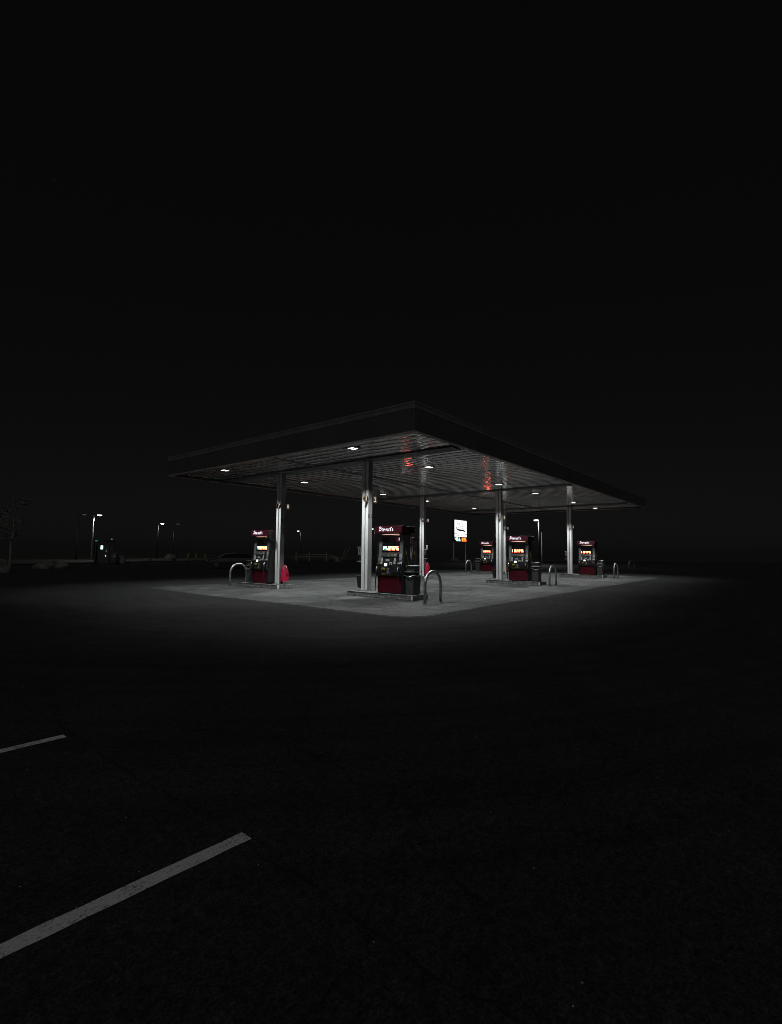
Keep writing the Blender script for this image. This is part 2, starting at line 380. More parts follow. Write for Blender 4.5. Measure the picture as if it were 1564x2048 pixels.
# ------------------------------------------------------------------ camera
cam = bpy.data.cameras.new('camera'); co = bpy.data.objects.new('camera', cam); C.objects.link(co); S.camera = co
F_PX, PITCH, ROLL, YAW = 983.63, .0816, .0100, .6816
cam.sensor_fit = 'VERTICAL'; cam.sensor_height = 24; cam.lens = F_PX/2048*24; cam.clip_end = 3000; cam.clip_start = .05
fx = Vector((math.cos(YAW), math.sin(YAW), 0)); rx = Vector((math.sin(YAW), -math.cos(YAW), 0)); ux = Vector((0,0,1))
fwd = fx*math.cos(PITCH) + ux*math.sin(PITCH); up = -fx*math.sin(PITCH) + ux*math.cos(PITCH)
r2 = rx*math.cos(ROLL) + up*math.sin(ROLL); u2 = -rx*math.sin(ROLL) + up*math.cos(ROLL)
mw = Matrix(((r2.x,u2.x,-fwd.x,0),(r2.y,u2.y,-fwd.y,0),(r2.z,u2.z,-fwd.z,1.6),(0,0,0,1)))
co.matrix_world = mw
def bear(u, d):
    """ground point at distance d along the bearing seen at photo column u (used to survey far things)"""
    a = YAW - math.atan((u-782)/F_PX)
    return (d*math.cos(a), d*math.sin(a))

# ------------------------------------------------------------------ ground
g = MB(); g.poly([(-600,-600,-.12),(1200,-600,-.12),(1200,1200,-.12),(-600,1200,-.12)])
tag(g.build('ground', M['grass']), 'dark rough grass ground beyond the forecourt', 'ground', kind='structure')
lot = [(-40,-40),(130,-40),(150,20),(120,40),(95,52),(70,66),(52,70),(30,66),(10,54),(-12,46),(-40,44)]
def smooth_poly(pts, r=6, n=6):
    out = []
    k = len(pts)
    for i in range(k):
        p0, p1, p2 = Vector(pts[i-1]), Vector(pts[i]), Vector(pts[(i+1)%k])
        a = p1 + (p0-p1).normalized()*min(r,(p0-p1).length*.45); b = p1 + (p2-p1).normalized()*min(r,(p2-p1).length*.45)
        for j in range(n+1):
            s = j/n; out.append(tuple((a*(1-s)*(1-s) + p1*2*s*(1-s) + b*s*s)))
    return out
lp = smooth_poly(lot, 8)
a = MB(); a.prism([(x,y,-.2) for x,y in lp], [(x,y,0) for x,y in lp])
tag(a.build('asphalt_lot', M['asphalt']), 'dark asphalt forecourt and parking lot with a paving seam', 'asphalt', kind='structure')
# low curb around the lot
kb = MB()
def inset(pts, d):
    c = Vector((sum(p[0] for p in pts)/len(pts), sum(p[1] for p in pts)/len(pts)))
    return [tuple(Vector(p) + (Vector(p)-c).normalized()*d) for p in pts]
o1 = inset(lp, .02); o2 = inset(lp, .20)
n = len(lp)
for i in range(n):
    j = (i+1) % n
    kb.prism([(*o1[i],-.15),(*o1[j],-.15),(*o2[j],-.15),(*o2[i],-.15)], [(*o1[i],.12),(*o1[j],.12),(*o2[j],.12),(*o2[i],.12)])
tag(kb.build('curb', M['curbstone']), 'low concrete curb around the asphalt lot', 'curb', kind='structure')
# concrete pad with rounded near corner
PX0, PX1, PY0, PY1 = 9.67, 40.6, 7.17, 21.3
pp = smooth_poly([(PX0,PY0),(PX1,PY0),(PX1,PY1),(PX0,PY1)], .95, 8)
a = MB(); a.prism([(x,y,-.1) for x,y in pp], [(x,y,.012) for x,y in pp])
tag(a.build('concrete_pad', M['pad']), 'stained concrete slab under the fuel canopy', 'concrete pad', kind='structure')
a = MB()
for x in (13.62, 19.05, 24.5, 30.0, 35.5): a.box(x-.011, x+.011, PY0+.02, PY1-.02, .0125, .0145)
for y in (9.3, 11.2, 14.85, 18.4):
    xs = [PX0+.02, 13.62, 19.05, 24.5, 30.0, 35.5, PX1-.02]
    for p, q in zip(xs, xs[1:]): a.box(p+.012, q-.012, y-.011, y+.011, .0125, .0145)
tag(a.build('slab_joints', M['joint']), 'dark sealed joints between the concrete slabs', 'joints', kind='structure')
a = MB()
pin = smooth_poly([(PX0-.035,PY0-.035),(PX1+.035,PY0-.035),(PX1+.035,PY1+.035),(PX0-.035,PY1+.035)], .97, 8)
for i in range(len(pp)):
    j = (i+1) % len(pp); a.poly([(*pp[i],.004),(*pp[j],.004),(*pin[j],.004),(*pin[i],.004)])
tag(a.build('pad_edge_joint', M['joint']), 'dark tarred joint where the concrete slab meets the asphalt', 'joint', kind='structure')
# bay lines
def bay_line(x_end, yc, slope, wd, label, name='parking_line'):
    a = MB(); n = 40; L = 5.4; vs = []
    for s in (-1, 1):
        row = []
        for i in range(n+1):
            x = x_end - L*i/n; 
            if i == 0: x += random.uniform(-.004,.004)
            y = yc + (x_end-x)*slope + s*wd/2 + random.uniform(-.0045,.0045)
            row.append(a.bm.verts.new((x, y, .004)))
        vs.append(row)
    for i in range(n): a.bm.faces.new((vs[0][i], vs[0][i+1], vs[1][i+1], vs[1][i]))
    return tag(a.build(name, M['line']), label, 'parking line', 'parking bay lines', kind='structure')
bay_line(1.758, 2.449, .058, .092, 'worn white parking bay line across the near foreground')
bay_line(1.64, 4.905, .040, .092, 'worn white parking bay line, the further one cut by the left edge')

# ------------------------------------------------------------------ canopy
CX0, CX1, CY0, CY1 = 10.78, 38.66, 7.94, 21.85
ZL, ZD, ZT = 4.94, 5.06, 5.80
cn = thing('fuel_canopy', 'large flat dark forecourt canopy with ribbed metal soffit on six white columns', 'canopy', ((CX0+CX1)/2,(CY0+CY1)/2,0))
ox, oy = -(CX0+CX1)/2, -(CY0+CY1)/2
def cbox(mb, x0,x1,y0,y1,z0,z1): mb.box(x0+ox,x1+ox,y0+oy,y1+oy,z0,z1)
T = .09
def fascia(x0,x1,y0,y1):
    a = MB(); cbox(a,x0,x1,y0,y1,ZL+.03,ZT-.203); a.build('fascia', M['fascia'], cn, .006)
fascia(CX0,CX0+T,CY0,CY1); fascia(CX1-T,CX1,CY0,CY1); fascia(CX0+T+.002,CX1-T-.002,CY0,CY0+T); fascia(CX0+T+.002,CX1-T-.002,CY1-T,CY1)
# coping: stepped metal trim at the top edge
a = MB()
for k, (e, z0, z1) in enumerate(((.010,ZT-.20,ZT-.062),(.018,ZT-.060,ZT+.01))):
    cbox(a,CX0-e,CX0+.14,CY0-e,CY1+e,z0,z1); cbox(a,CX1-.14,CX1+e,CY0-e,CY1+e,z0,z1)
    cbox(a,CX0+.142,CX1-.142,CY0-e,CY0+.14,z0,z1); cbox(a,CX0+.142,CX1-.142,CY1-.14,CY1+e,z0,z1)
a.build('coping', M['coping'], cn, .008)
# lower lip
a = MB()
cbox(a,CX0-.012,CX0+T+.03,CY0-.012,CY1+.012,ZL,ZL+.028); cbox(a,CX1-T-.03,CX1+.012,CY0-.012,CY1+.012,ZL,ZL+.028)
cbox(a,CX0+T+.032,CX1-T-.032,CY0-.012,CY0+T+.03,ZL,ZL+.028); cbox(a,CX0+T+.032,CX1-T-.032,CY1-T-.03,CY1+.012,ZL,ZL+.028)
a.build('edge_trim', M['lip'], cn, .004)
# roof sheet
a = MB(); cbox(a,CX0+.15,CX1-.15,CY0+.15,CY1-.15,ZT-.3,ZT-.25); a.build('roof', M['coping'], cn)
# ribbed soffit deck: 0.40 m pans with raised folded ribs, running across the canopy
XC = [13.70, 24.5, 35.5]
LX = [11.75, 16.2, 22.35, 26.9, 33.25, 38.0]; LY = [11.2, 18.75]
def deck(y0, y1):
    a = MB(); prof = []
    x = CX0+T+.04; pitch = .404
    while x < CX1-T-.04-pitch*.3:
        jig = random.uniform(-.0012,.0012)
        prof += [(x, ZD+.045), (x+.085, ZD+.045), (x+.093, ZD+.002)]
        bow = random.uniform(.0087,.0093)
        for q in range(1,19):
            f = q/19; prof.append((x+.093+(pitch-.100)*f, ZD + .004 - bow*math.sin(PI*f)**1 + .0008*math.sin(2*PI*f+jig*300)))
        x += pitch
    prof = [(min(px_, CX1-T-.04), pz) for px_, pz in prof]
    rows = []
    ys = [y0+(y1-y0)*i/5 for i in range(6)]
    for y in ys:
      dz = [random.uniform(-.0001,.0001) for _ in range(40)]
      rows.append([a.bm.verts.new((px_+ox, y+oy, pz+dz[int(px_*1.0)%40]*.6)) for px_, pz in prof])
    for r0, r1 in zip(rows, rows[1:]):
        for i in range(len(prof)-1): a.bm.faces.new((r0[i], r0[i+1], r1[i+1], r1[i]))
    a.build('soffit_panel', M['deck'], cn, fix=False, smooth=True)
YM = 14.85
deck(CY0+T+.04, YM-.11); deck(YM+.11, CY1-T-.04)
# centre gutter
a = MB(); cbox(a,CX0+T+.05,CX1-T-.05,YM-.105,YM+.105,ZD-.03,ZD+.09); a.build('centre_gutter', M['coping'], cn, .01)
for k, xc in enumerate(XC):
    for y0, y1 in ((CY0+T+.35, YM-.11), (YM+.11, CY1-T-.35)):
        a = MB(); cbox(a, xc-.30, xc+.30, y0, y1, ZD-.045, ZD-.02); cbox(a, xc-.07, xc+.07, y0, y1, ZD-.018, ZD+.1)
        a.build('beam', M['beam'], cn, .006)
# columns
COLY = {0: 12.27, 1: 17.36}
COLS = {}
ZI = .171
colmesh = None
for i, xc in enumerate(XC):
    for j in (0, 1):
        yc = COLY[j]
        a = MB()
        a.box(-.115,.115,-.152,-.022,.02,ZD-.05-ZI); a.box(-.115,.115,.022,.152,.02,ZD-.05-ZI)
        c = a.build('column', M['column'], cn, .008); c.location = (xc+ox, yc+oy, ZI)
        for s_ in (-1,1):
            f_ = MB(); f_.box(-.108,.108,min(s_*.1525,s_*.158),max(s_*.1525,s_*.158),.022,ZD-.06-ZI); f_.build('shaded_face', M['plate'], c)  # thin added sheets that carry the painted shade of the side faces
        a = MB(); a.box(-.085,.085,-.021,.021,.021,ZD-.06-ZI); a.build('web', M['groove'], c)
        a = MB(); a.box(-.19,.19,-.21,.21,0,.02)
        for sx in (-.155,.155):
            for sy in (-.18,.18): a.lathe([(.016,.02),(.016,.045),(.008,.05)], (sx,sy,0), 8)
        a.build('base_plate', M['steel'], c)
        COLS[(i,j)] = (xc, yc)

# canopy lights
ordn = ['front', 'second', 'third', 'fourth', 'fifth', 'rearmost']
def make_light():
    r = thing('canopy_light', '', 'ceiling light', group='recessed lights in the canopy soffit')
    a = MB(); a.box(-.21,.21,-.23,.23,-.012,.05); a.build('housing', M['housing'], r, .006)
    for sx in (-.09,.09):
        a = MB(); a.box(sx-.028,sx+.028,-.12,.12,-.0195,-.0125); a.build('led_panel', M['led'], r, .003)
    return r
def add_spot(parent, loc, energy, size, blend=.35, radius=.12, color=(1,.985,.97), aim=None, name='lamp'):
    l = bpy.data.lights.new(name, 'SPOT'); l.energy = energy; l.spot_size = math.radians(size); l.spot_blend = blend; l.shadow_soft_size = radius; l.color = color
    o = bpy.data.objects.new(name, l); C.objects.link(o); o.parent = parent; o.location = loc
    if aim is not None: o.rotation_euler = Vector(aim).to_track_quat('-Z','Y').to_euler()
    return o
lp0 = make_light()
for j, y in enumerate(LY):
    for i, x in enumerate(LX):
        o = lp0 if (i == 0 and j == 0) else copy_tree(lp0)
        o.location = (x, y, ZD-.012)
        o['label'] = '%s twin-strip recessed canopy light in the row over the %s pump islands' % (ordn[i], 'right-hand' if j == 0 else 'left-hand')
bpy.context.view_layer.update()
PW = 156
def batwing(l):
    """full-cut-off fixture optics: weak straight down, strongest at about 50 degrees, nothing above 63"""
    l.use_nodes = True; t = l.node_tree; e = t.nodes['Emission']
    g_ = t.nodes.new('ShaderNodeNewGeometry'); d = t.nodes.new('ShaderNodeVectorMath'); d.operation = 'DOT_PRODUCT'
    t.links.new(g_.outputs['Incoming'], d.inputs[0]); t.links.new(g_.outputs['Normal'], d.inputs[1])
    ab = t.nodes.new('ShaderNodeMath'); ab.operation = 'ABSOLUTE'; t.links.new(d.outputs['Value'], ab.inputs[0])
    r_ = t.nodes.new('ShaderNodeValToRGB'); t.links.new(ab.outputs[0], r_.inputs[0]); cr = r_.color_ramp
    stops = [(.475,.0),(.53,.5),(.60,1.4),(.68,1.5),(.80,1.2),(.92,1.0),(1,.95)]
    cr.elements[0].position, cr.elements[0].color = stops[0][0], (0,0,0,1)
    cr.elements[1].position = 1; v = stops[-1][1]/2.5; cr.elements[1].color = (v,v,v,1)
    for p_, v in stops[1:-1]:
        el_ = cr.elements.new(p_); v /= 2.5; el_.color = (v,v,v,1)
    m_ = t.nodes.new('ShaderNodeMath'); m_.operation = 'MULTIPLY'; m_.inputs[1].default_value = 2.5; t.links.new(r_.outputs[0], m_.inputs[0])
    t.links.new(m_.outputs[0], e.inputs['Strength'])
for o in [o for o in C.objects if o.name.startswith('canopy_light')]:
    l = bpy.data.lights.new('lamp', 'AREA'); l.shape = 'RECTANGLE'; l.size = .30; l.size_y = .30; l.energy = PW*random.uniform(.93,1.07); l.color = (.965,1,.99)
    batwing(l)
    q = bpy.data.objects.new('lamp', l); C.objects.link(q); q.parent = o; q.location = (0,0,-.024)

# ------------------------------------------------------------------ islands
ISL = {}
isl_lab = {(0,0):'chipped raised concrete pump island nearest the viewer, with a bright steel corner',
 (1,0):'raised concrete pump island in the middle of the right-hand row',
 (2,0):'raised concrete pump island at the far end of the right-hand row',
 (0,1):'raised concrete pump island at the left end, under the column with signs 7 and 8',
 (1,1):'raised concrete pump island half hidden behind the nearest pump',
 (2,1):'raised concrete pump island furthest back, behind the middle column'}
IX = [13.62, 24.5, 35.5]
IYr = {(0,0):(9.74,12.72),(1,0):(9.86,12.86),(2,0):(9.93,12.9),(0,1):(16.74,19.68),(1,1):(16.9,19.9),(2,1):(17.05,20.05)}
def make_island(key):
    x = IX[key[0]]; y0, y1 = IYr[key]; yc = (y0+y1)/2; h = (y1-y0)/2; hw = .46
    r = thing('pump_island', isl_lab[key], 'pump island', (x,yc,.012), group='raised islands the pumps stand on')
    a = MB(); nseg = 26; ring = []
    # slightly worn outline
    out = []
    for i in range(nseg+1): out.append((-hw + random.uniform(0,.010), h - 2*h*i/nseg))
    for i in range(1,9): out.append((-hw+2*hw*i/8, -h + random.uniform(0,.008)))
    for i in range(1,nseg+1): out.append((hw - random.uniform(0,.010), -h + 2*h*i/nseg))
    for i in range(1,8): out.append((hw-2*hw*i/8, h - random.uniform(0,.008)))
    out = out[::-1]
    a.prism([(px_,py_,0) for px_,py_ in out], [(px_*.985,py_*.997,ZI-.012) for px_,py_ in out])
    a.build('concrete_block', M['kerb'], r, .012, 2)
    a = MB()
    a.box(-hw-.006,-hw+.045,-h-.006,-h+.045,.004,ZI-.008); 
    a.build('corner_guard', M['guard'], r, .004)
    a = MB()
    z0, z1 = ZI-.0115, ZI-.004
    a.box(-hw-.004,-hw+.030,-h+.046,h,z0,z1); a.box(hw-.030,hw+.004,-h,h,z0,z1); a.box(-hw+.046,hw-.031,-h-.004,-h+.03,z0,z1)
    a.build('edge_strip', M['guard2'], r, .002)
    return r
for k in isl_lab: make_island(k)

# ------------------------------------------------------------------ lettering
def arc(cx, cy, rx_, ry_, a0, a1, n=10):
    return [(cx+rx_*math.cos(math.radians(a0+(a1-a0)*i/n)), cy+ry_*math.sin(math.radians(a0+(a1-a0)*i/n))) for i in range(n+1)]
GL = {  # stroke glyphs: (advance, strokes), x-height .55
 'S': (.86, [arc(.46,.86,.26,.20,20,200,9)[:] + arc(.44,.44,.32,.27,110,-150,14)[:], arc(.22,.20,.13,.14,60,330,9), arc(.66,.93,.07,.07,-60,200,6)]),
 't': (.42, [[(.18,.85),(.18,.14),(.24,.03),(.36,.05)], [(.03,.58),(.36,.58)]]),
 'e': (.52, [[(.08,.30),(.44,.30)] , arc(.26,.29,.19,.27,0,300,12)]),
 'w': (.74, [[(.08,.55),(.22,.03),(.36,.48),(.50,.03),(.66,.55)], [(.0,.56),(.18,.56)], [(.58,.56),(.74,.56)]]),
 'a': (.56, [arc(.24,.27,.17,.25,30,330,12), [(.42,.55),(.42,.03)], [(.42,.04),(.54,.04)]]),
 'r': (.44, [[(.14,.55),(.14,.03)], [(.04,.04),(.26,.04)], [(.04,.55),(.14,.55)], arc(.28,.40,.13,.14,170,30,6)]),
 "'": (.20, [[(.10,.98),(.06,.76)]]),
 's': (.44, [arc(.22,.42,.13,.12,20,250,8)+arc(.22,.16,.14,.14,90,-160,8)]),
 'h': (.58, [[(.12,.95),(.12,.03)], [(.04,.04),(.22,.04)], arc(.28,.36,.16,.18,170,0,8)+[(.44,.03)], [(.38,.04),(.54,.04)]]),
 'o': (.54, [arc(.26,.29,.18,.26,0,360,14)]),
 'p': (.56, [[(.12,.55),(.12,-.28)], [(.04,-.27),(.22,-.27)], arc(.28,.29,.17,.25,150,-150,12)]),
}
def lettering(name, s, mtx, H, wd, mat_, parent, kern=1.0):
    a = MB(); x = 0; lift = 0
    def fn(s_, t_, l): return mtx @ Vector((s_*H, t_*H, l))
    for ch in s:
        if ch == ' ': x += .4; continue
        adv, strokes = GL[ch]
        for k, st_ in enumerate(strokes):
            a.ribbon([(px_+x, py_) for px_, py_ in st_], wd*(1.15 if ch == 'S' else 1), fn, lift); lift += .00025
        x += adv*kern
    return a.build(name, mat_, parent, fix=False), x*H
SEG = {'0':'abcdef','1':'bc','2':'abged','3':'abgcd','4':'fgbc','5':'afgcd','6':'afgedc','7':'abc','8':'abcdefg','9':'abcdfg'}
def digits(a, s, x, z, wd, h, th, fn):
    """seven segment digits; x advances; fn(x,z)->3-D"""
    for ch in s:
        if ch == ' ': x += wd*.62; continue
        if ch == '.':
            x0 = x-wd*.16; a.poly([fn(x0,z),fn(x0+th,z),fn(x0+th,z+th),fn(x0,z+th)]); continue
        g_ = .0012; m_ = h/2
        R = {'a':(th+g_,wd-th-g_,h-th,h),'d':(th+g_,wd-th-g_,0,th),'g':(th+g_,wd-th-g_,m_-th/2,m_+th/2),
             'f':(0,th,m_+g_,h),'b':(wd-th,wd,m_+g_,h),'e':(0,th,0,m_-g_),'c':(wd-th,wd,0,m_-g_)}
        if ch == '1':
            a.poly([fn(x+wd-th,z),fn(x+wd,z),fn(x+wd,z+h),fn(x+wd-th,z+h)]); x += wd*1.16; continue
        for sgm in SEG[ch]:
            p,q,r_,s_ = R[sgm]
            a.poly([fn(x+p,z+r_),fn(x+q,z+r_),fn(x+q,z+s_),fn(x+p,z+s_)])
        x += wd*1.16
    return x

# ------------------------------------------------------------------ fuel dispenser
def make_pump(label, teal_first=False):
    r = thing('fuel_pump', label, 'fuel pump', group='fuel pumps under the canopy')
    # base cabinet
    a = MB(); a.box(-.245,.245,-.545,.545,0,.585); a.build('base_cabinet', M['black'], r, .006)
    for s in (-1,1):
        a = MB(); a.box(min(s*.247,s*.265),max(s*.247,s*.265),-.535,.535,.035,.575); a.build('door_panel', M['red'], r, .006)
    # console body: profile in x-z, both faces
    prof = [(.59,-.25),(.62,-.31),(.72,-.345),(1.0,-.335),(1.38,-.255),(1.42,-.235)]
    def fx_(z):
        for (z0,x0),(z1,x1) in zip(prof,prof[1:]):
            if z0 <= z <= z1: return x0+(x1-x0)*(z-z0)/(z1-z0)
        return prof[-1][1]
    ring = [(x,z) for z,x in prof] + [(-x,z) for z,x in prof[::-1]]
    a = MB(); a.prism([(x,-.385,z) for x,z in ring], [(x,.385,z) for x,z in ring]); a.build('console', M['black'], r, .008)
    # pillars carrying the header
    pr = [(.59,-.30),(.85,-.315),(1.05,-.29),(1.20,-.235),(1.40,-.215),(1.85,-.20),(1.98,-.21),(2.10,-.25)]
    ring = [(x,z) for z,x in pr] + [(-x,z) for z,x in pr[::-1]]
    for s in (-1,1):
        y0, y1 = (s*.39, s*.545) if s > 0 else (s*.545, s*.39)
        a = MB(); a.prism([(x,y0,z) for x,z in ring], [(x,y1,z) for x,z in ring]); p_ = a.build('pillar', M['darkgrey'], r, .008)
        # lighter front facings with the dark curved break
        for f in (-1,1):
            for z0,z1 in ((1.13,1.70),(1.93,2.085)):
                m_ = MB(); zz = [z0+(z1-z0)*i/6 for i in range(7)]
                def px2(z):
                    for (za,xa),(zb,xb) in zip(pr,pr[1:]):
                        if za <= z <= zb: return xa+(xb-xa)*(z-za)/(zb-za)
                    return pr[-1][1]
                k = .5*(1 if z0 < 1.5 else -1)
                L = [(f*(-px2(z)*-1-.005)*1, z) for z in zz]
                ringf = [(f*(px2(z)-.006), z) for z in zz]; ringb = [(f*(px2(z)+.004), z) for z in zz[::-1]]
                rg = ringf + ringb
                m_.prism([(x,y0+.008,z+(.05 if (z==z1 and z0<1.5) else 0)*(s)) for x,z in rg], [(x,y1-.008,z) for x,z in rg])
                m_.build('pillar_facing', M['grey'], p_)
    # display head
    a = MB(); a.box(-.20,.20,-.386,.386,1.43,1.735); a.build('display_head', M['glass'], r, .012)
    # header
    a = MB(); a.box(-.36,.36,-.60,.60,2.10,2.335); h = a.build('header', M['headerside'], r, .008)
    for s in (-1,1):
        a = MB(); a.box(min(s*.362,s*.372),max(s*.362,s*.372),-.605,.605,2.095,2.345); a.build('header_face', M['header'], h, .004)
        mt = Matrix.Translation((s*.3735,-s*-.43,2.165)) if False else None
        right = Vector((0,-1,0)) if s < 0 else Vector((0,1,0))
        m_ = face_mtx((s*.3738, (.42 if s < 0 else -.42), 2.165), right, (0,0,1))
        lettering('logo_lettering', "Stewart's", m_, .142, .145, M['logo'], h)
        # curved strip under the header, glowing in place of the digits' reflection
        v = MB(); n_ = 14; A = []; B = []
        for i in range(n_+1):
            q = -1+2*i/n_; y = q*.385; x = s*(.285-.035*q*q); zt = 2.096; zb = 2.060-.018*(1-q*q)
            A.append((x,y,zt)); B.append((x,y,zb))
        for i in range(n_): v.poly([A[i],A[i+1],B[i+1],B[i]])
        v.build('valance_reflection', M['glow'], h, fix=False)
    a = MB(); a.box(-.335,.335,-.385,.385,2.062,2.094); a.build('header_tray', M['black'], h, .004)
    # display digits
    for s in (-1,1):
        def fn(x_, z_, s=s): return (s*.2015, (-s)*-1*(-x_) if s > 0 else -x_, z_)
        def fn(x_, z_, s=s): return (s*.2020, (-x_ if s < 0 else x_), z_)
        n = 4 if teal_first else 3
        y = -.31 if teal_first else -.26
        wd, hh = .045, .135
        if teal_first:
            g1 = MB(); y = digits(g1, '455', y, 1.50, wd, hh, .014, fn)+.012
            g1.build('price_digits', M['digit_green'], r, fix=False)
            g3 = MB(); g3.poly([fn(-.36,1.50),fn(-.345,1.50),fn(-.345,1.64),fn(-.36,1.64)]); g3.build('side_bar', M['digit_green'], r, fix=False)  # thin glowing bar at the edge of the display
        else:
            g3 = MB(); g3.poly([fn(-.36,1.50),fn(-.345,1.50),fn(-.345,1.64),fn(-.36,1.64)]); g3.build('side_bar', M['digit_red'], r, fix=False)
        for grp in ('335','415','455'):
            g2 = MB(); y = digits(g2, grp, y, 1.50, wd, hh, .014, fn)+(.012 if teal_first else .03)
            g2.build('price_digits', M['digit_red'], r, fix=False)
    # console details, both faces
    def plate(name, y0, y1, z0, z1, m_, s, th=.006, parent=r, bev=.002):
        a = MB(); fr = [(s*(-1)*(fx_(z)-th), z) for z in (z0,z1)]; bk = [(s*(-1)*(fx_(z)+.004), z) for z in (z1,z0)]
        rg = fr+bk
        ya, yb = (y0,y1) if s < 0 else (-y1,-y0)
        a.prism([(x,ya,z) for x,z in rg], [(x,yb,z) for x,z in rg]); return a.build(name, m_, parent, bev)
    for s in (-1,1):
        s_ = s
        pl = lambda nm,y0,y1,z0,z1,m_,th=.006,parent=r: plate(nm,y0,y1,z0,z1,m_,s_,th,parent)
        cb = pl('control_bar', -.36,.36,1.27,1.40, M['darkgrey'], .03)
        pl('button', -.31,-.22,1.315,1.365, M['placard'], .034, cb); pl('button', -.15,-.11,1.31,1.35, M['yellow'], .034, cb); pl('button', .02,.06,1.31,1.35, M['keypad'], .034, cb)
        pl('placard', .28,.36,1.02,1.24, M['placard']); pl('placard', -.30,-.215,1.02,1.25, M['placard'])
        pl('warning_label', .385-.015,.385,1.0,1.09, M['yellow'], .010)
        dm = pl('message_display', -.06,.17,1.10,1.20, M['darkgrey'], .012); pl('message_text', -.03,.14,1.125,1.175, M['keypad'], .015, dm)
        sc2 = pl('screen_frame', .035,.20,.93,1.06, M['black'], .012); pl('screen', .055,.185,.945,1.045, M['screen'], .015, sc2)
        rs = pl('receipt_slot', -.16,-.045,.99,1.09, M['beige'], .010); pl('slot', -.13,-.075,1.0,1.055, M['black'], .013, rs)
        k1_ = pl('keypad', .15,.30,.655,.885, M['yellow'], .008)
        for q in range(3):
            for p in range(2): pl('key', .175+p*.06,.215+p*.06,.70+q*.06,.735+q*.06, M['black'], .012, k1_)
        k2_ = pl('keypad', -.035,.06,.715,.875, M['keypad'], .008)
        for q in range(3):
            for p in range(2): pl('key', -.022+p*.042,.008+p*.042,.735+q*.045,.765+q*.045, M['black'], .012, k2_)
        for yy in (.11,.02,-.06): pl('grade_button', yy-.018,yy+.018,.665,.70, M['yellow'], .012)
        # pillar stickers and bright nozzle boot caps (right-hand pillar as seen by the customer)
        f = s
        def pillar_box(nm, y0, y1, z0, z1, xo, m_, bev=.003):
            ya, yb = (y0,y1) if s < 0 else (-y1,-y0)
            x = s*xo; a = MB(); a.box(min(x,x+s*.008),max(x,x+s*.008),ya,yb,z0,z1); return a.build(nm, m_, r, bev)
        pillar_box('notice_sticker', -.53,-.405,1.24,1.38, .236, M['placard'])
        pillar_box('notice_sticker', -.52,-.42,1.155,1.22, .262, M['keypad'])
        for yy in (-.47, .47):
            sy = yy if s < 0 else -yy
            bt = MB(); bt.box(min(s*.30,s*.36),max(s*.30,s*.36),sy-.075,sy+.075,.62,1.02); nb = bt.build('nozzle_boot', M['black'], r, .02)
            if yy < 0:
                cp = MB(); cp.prism([(s*.365,sy-.075,1.03),(s*.365,sy+.075,1.03),(s*.27,sy+.075,1.10),(s*.27,sy-.075,1.10)], [(s*.355,sy-.075,1.022),(s*.355,sy+.075,1.022),(s*.26,sy+.075,1.092),(s*.26,sy-.075,1.092)])
                cp.build('boot_cap', M['chrome'], nb, .003)
            # nozzle: body, lever guard, spout
            nz = MB()
            nz.tube([(s*.37,sy+.02,.93),(s*.41,sy,.86),(s*.43,sy-.01,.76)], .026, 8)
            nzo = nz.build('nozzle', M['chrome'], r)
            gd = MB(); gd.tube([(s*.41,sy,.86),(s*.47,sy,.83),(s*.475,sy,.74),(s*.44,sy-.01,.68),(s*.43,sy-.01,.75)], .009, 6); gd.build('lever_guard', M['black'], nzo)
            # hose loop
            sg = 1 if sy > 0 else -1
            hs = MB(); pts = []
            P = [Vector((s*.43,sy-.01,.75)), Vector((s*.44,sy+sg*.02,.50)), Vector((s*.42,sy+sg*.05,.15)), Vector((s*.36,sy+sg*.10,.10)), Vector((s*.30,sy+sg*.13,.45)), Vector((s*.24,sy+sg*.12,1.2)), Vector((s*.20,sy+sg*.10,1.95))]
            for i in range(len(P)-1):
                a0, a1, a2, a3 = P[max(i-1,0)], P[i], P[i+1], P[min(i+2,len(P)-1)]
                for j in range(6):
                    q = j/6
                    pts.append(.5*((2*a1)+(-a0+a2)*q+(2*a0-5*a1+4*a2-a3)*q*q+(-a0+3*a1-3*a2+a3)*q**3))
            pts.append(P[-1]); hs.tube(pts, .013, 7); hs.build('hose', M['rubber'], r)
        # silver edge of the side fin
        fn_ = MB(); sy = -.548 if s < 0 else .548
        pts = [(s*.325,sy,.62),(s*.335,sy,.80),(s*.315,sy,.98),(s*.262,sy,1.14)]
        fn_.tube(pts, .008, 6); fn_.build('fin_trim', M['chrome'], r)
    # side panels, smoothly bulged
    for s in (-1,1):
        a = MB(); rg = [(-.22,.05),(.22,.05),(.24,.55),(.20,1.1),(.13,1.55),(-.13,1.55),(-.20,1.1),(-.24,.55)]
        ya = s*.5465; yb = s*.565
        a.prism([(x,ya,z) for x,z in rg], [(x*.9,yb,.05+(z-.05)*.97+.02) for x,z in rg]); a.build('side_panel', M['darkgrey'], r, .008)
    a = MB(); a.tube([(-.10,-.575,1.5),(-.02,-.60,1.2),(.05,-.61,.9),(.07,-.60,.6)], .010, 6); a.build('hose_guard', M['yhose'], r)
    return r
pumpA = make_pump("red and black fuel pump nearest the viewer, beside the column with signs 1 and 2", True)
pumpB = make_pump("red and black fuel pump in the middle of the right-hand row", False)
IZ = ZI
pumpA.location = (13.62, 10.87, IZ); pumpB.location = (24.5, 11.08, IZ)
copy_tree(pumpA, 'red and black fuel pump at the left end beside the leftmost column', (13.62, 18.25, IZ))
copy_tree(pumpB, 'red and black fuel pump at the far right end of the forecourt', (35.5, 11.04, IZ))
copy_tree(pumpB, 'red and black fuel pump mostly hidden behind the nearest pump', (24.5, 18.52, IZ))
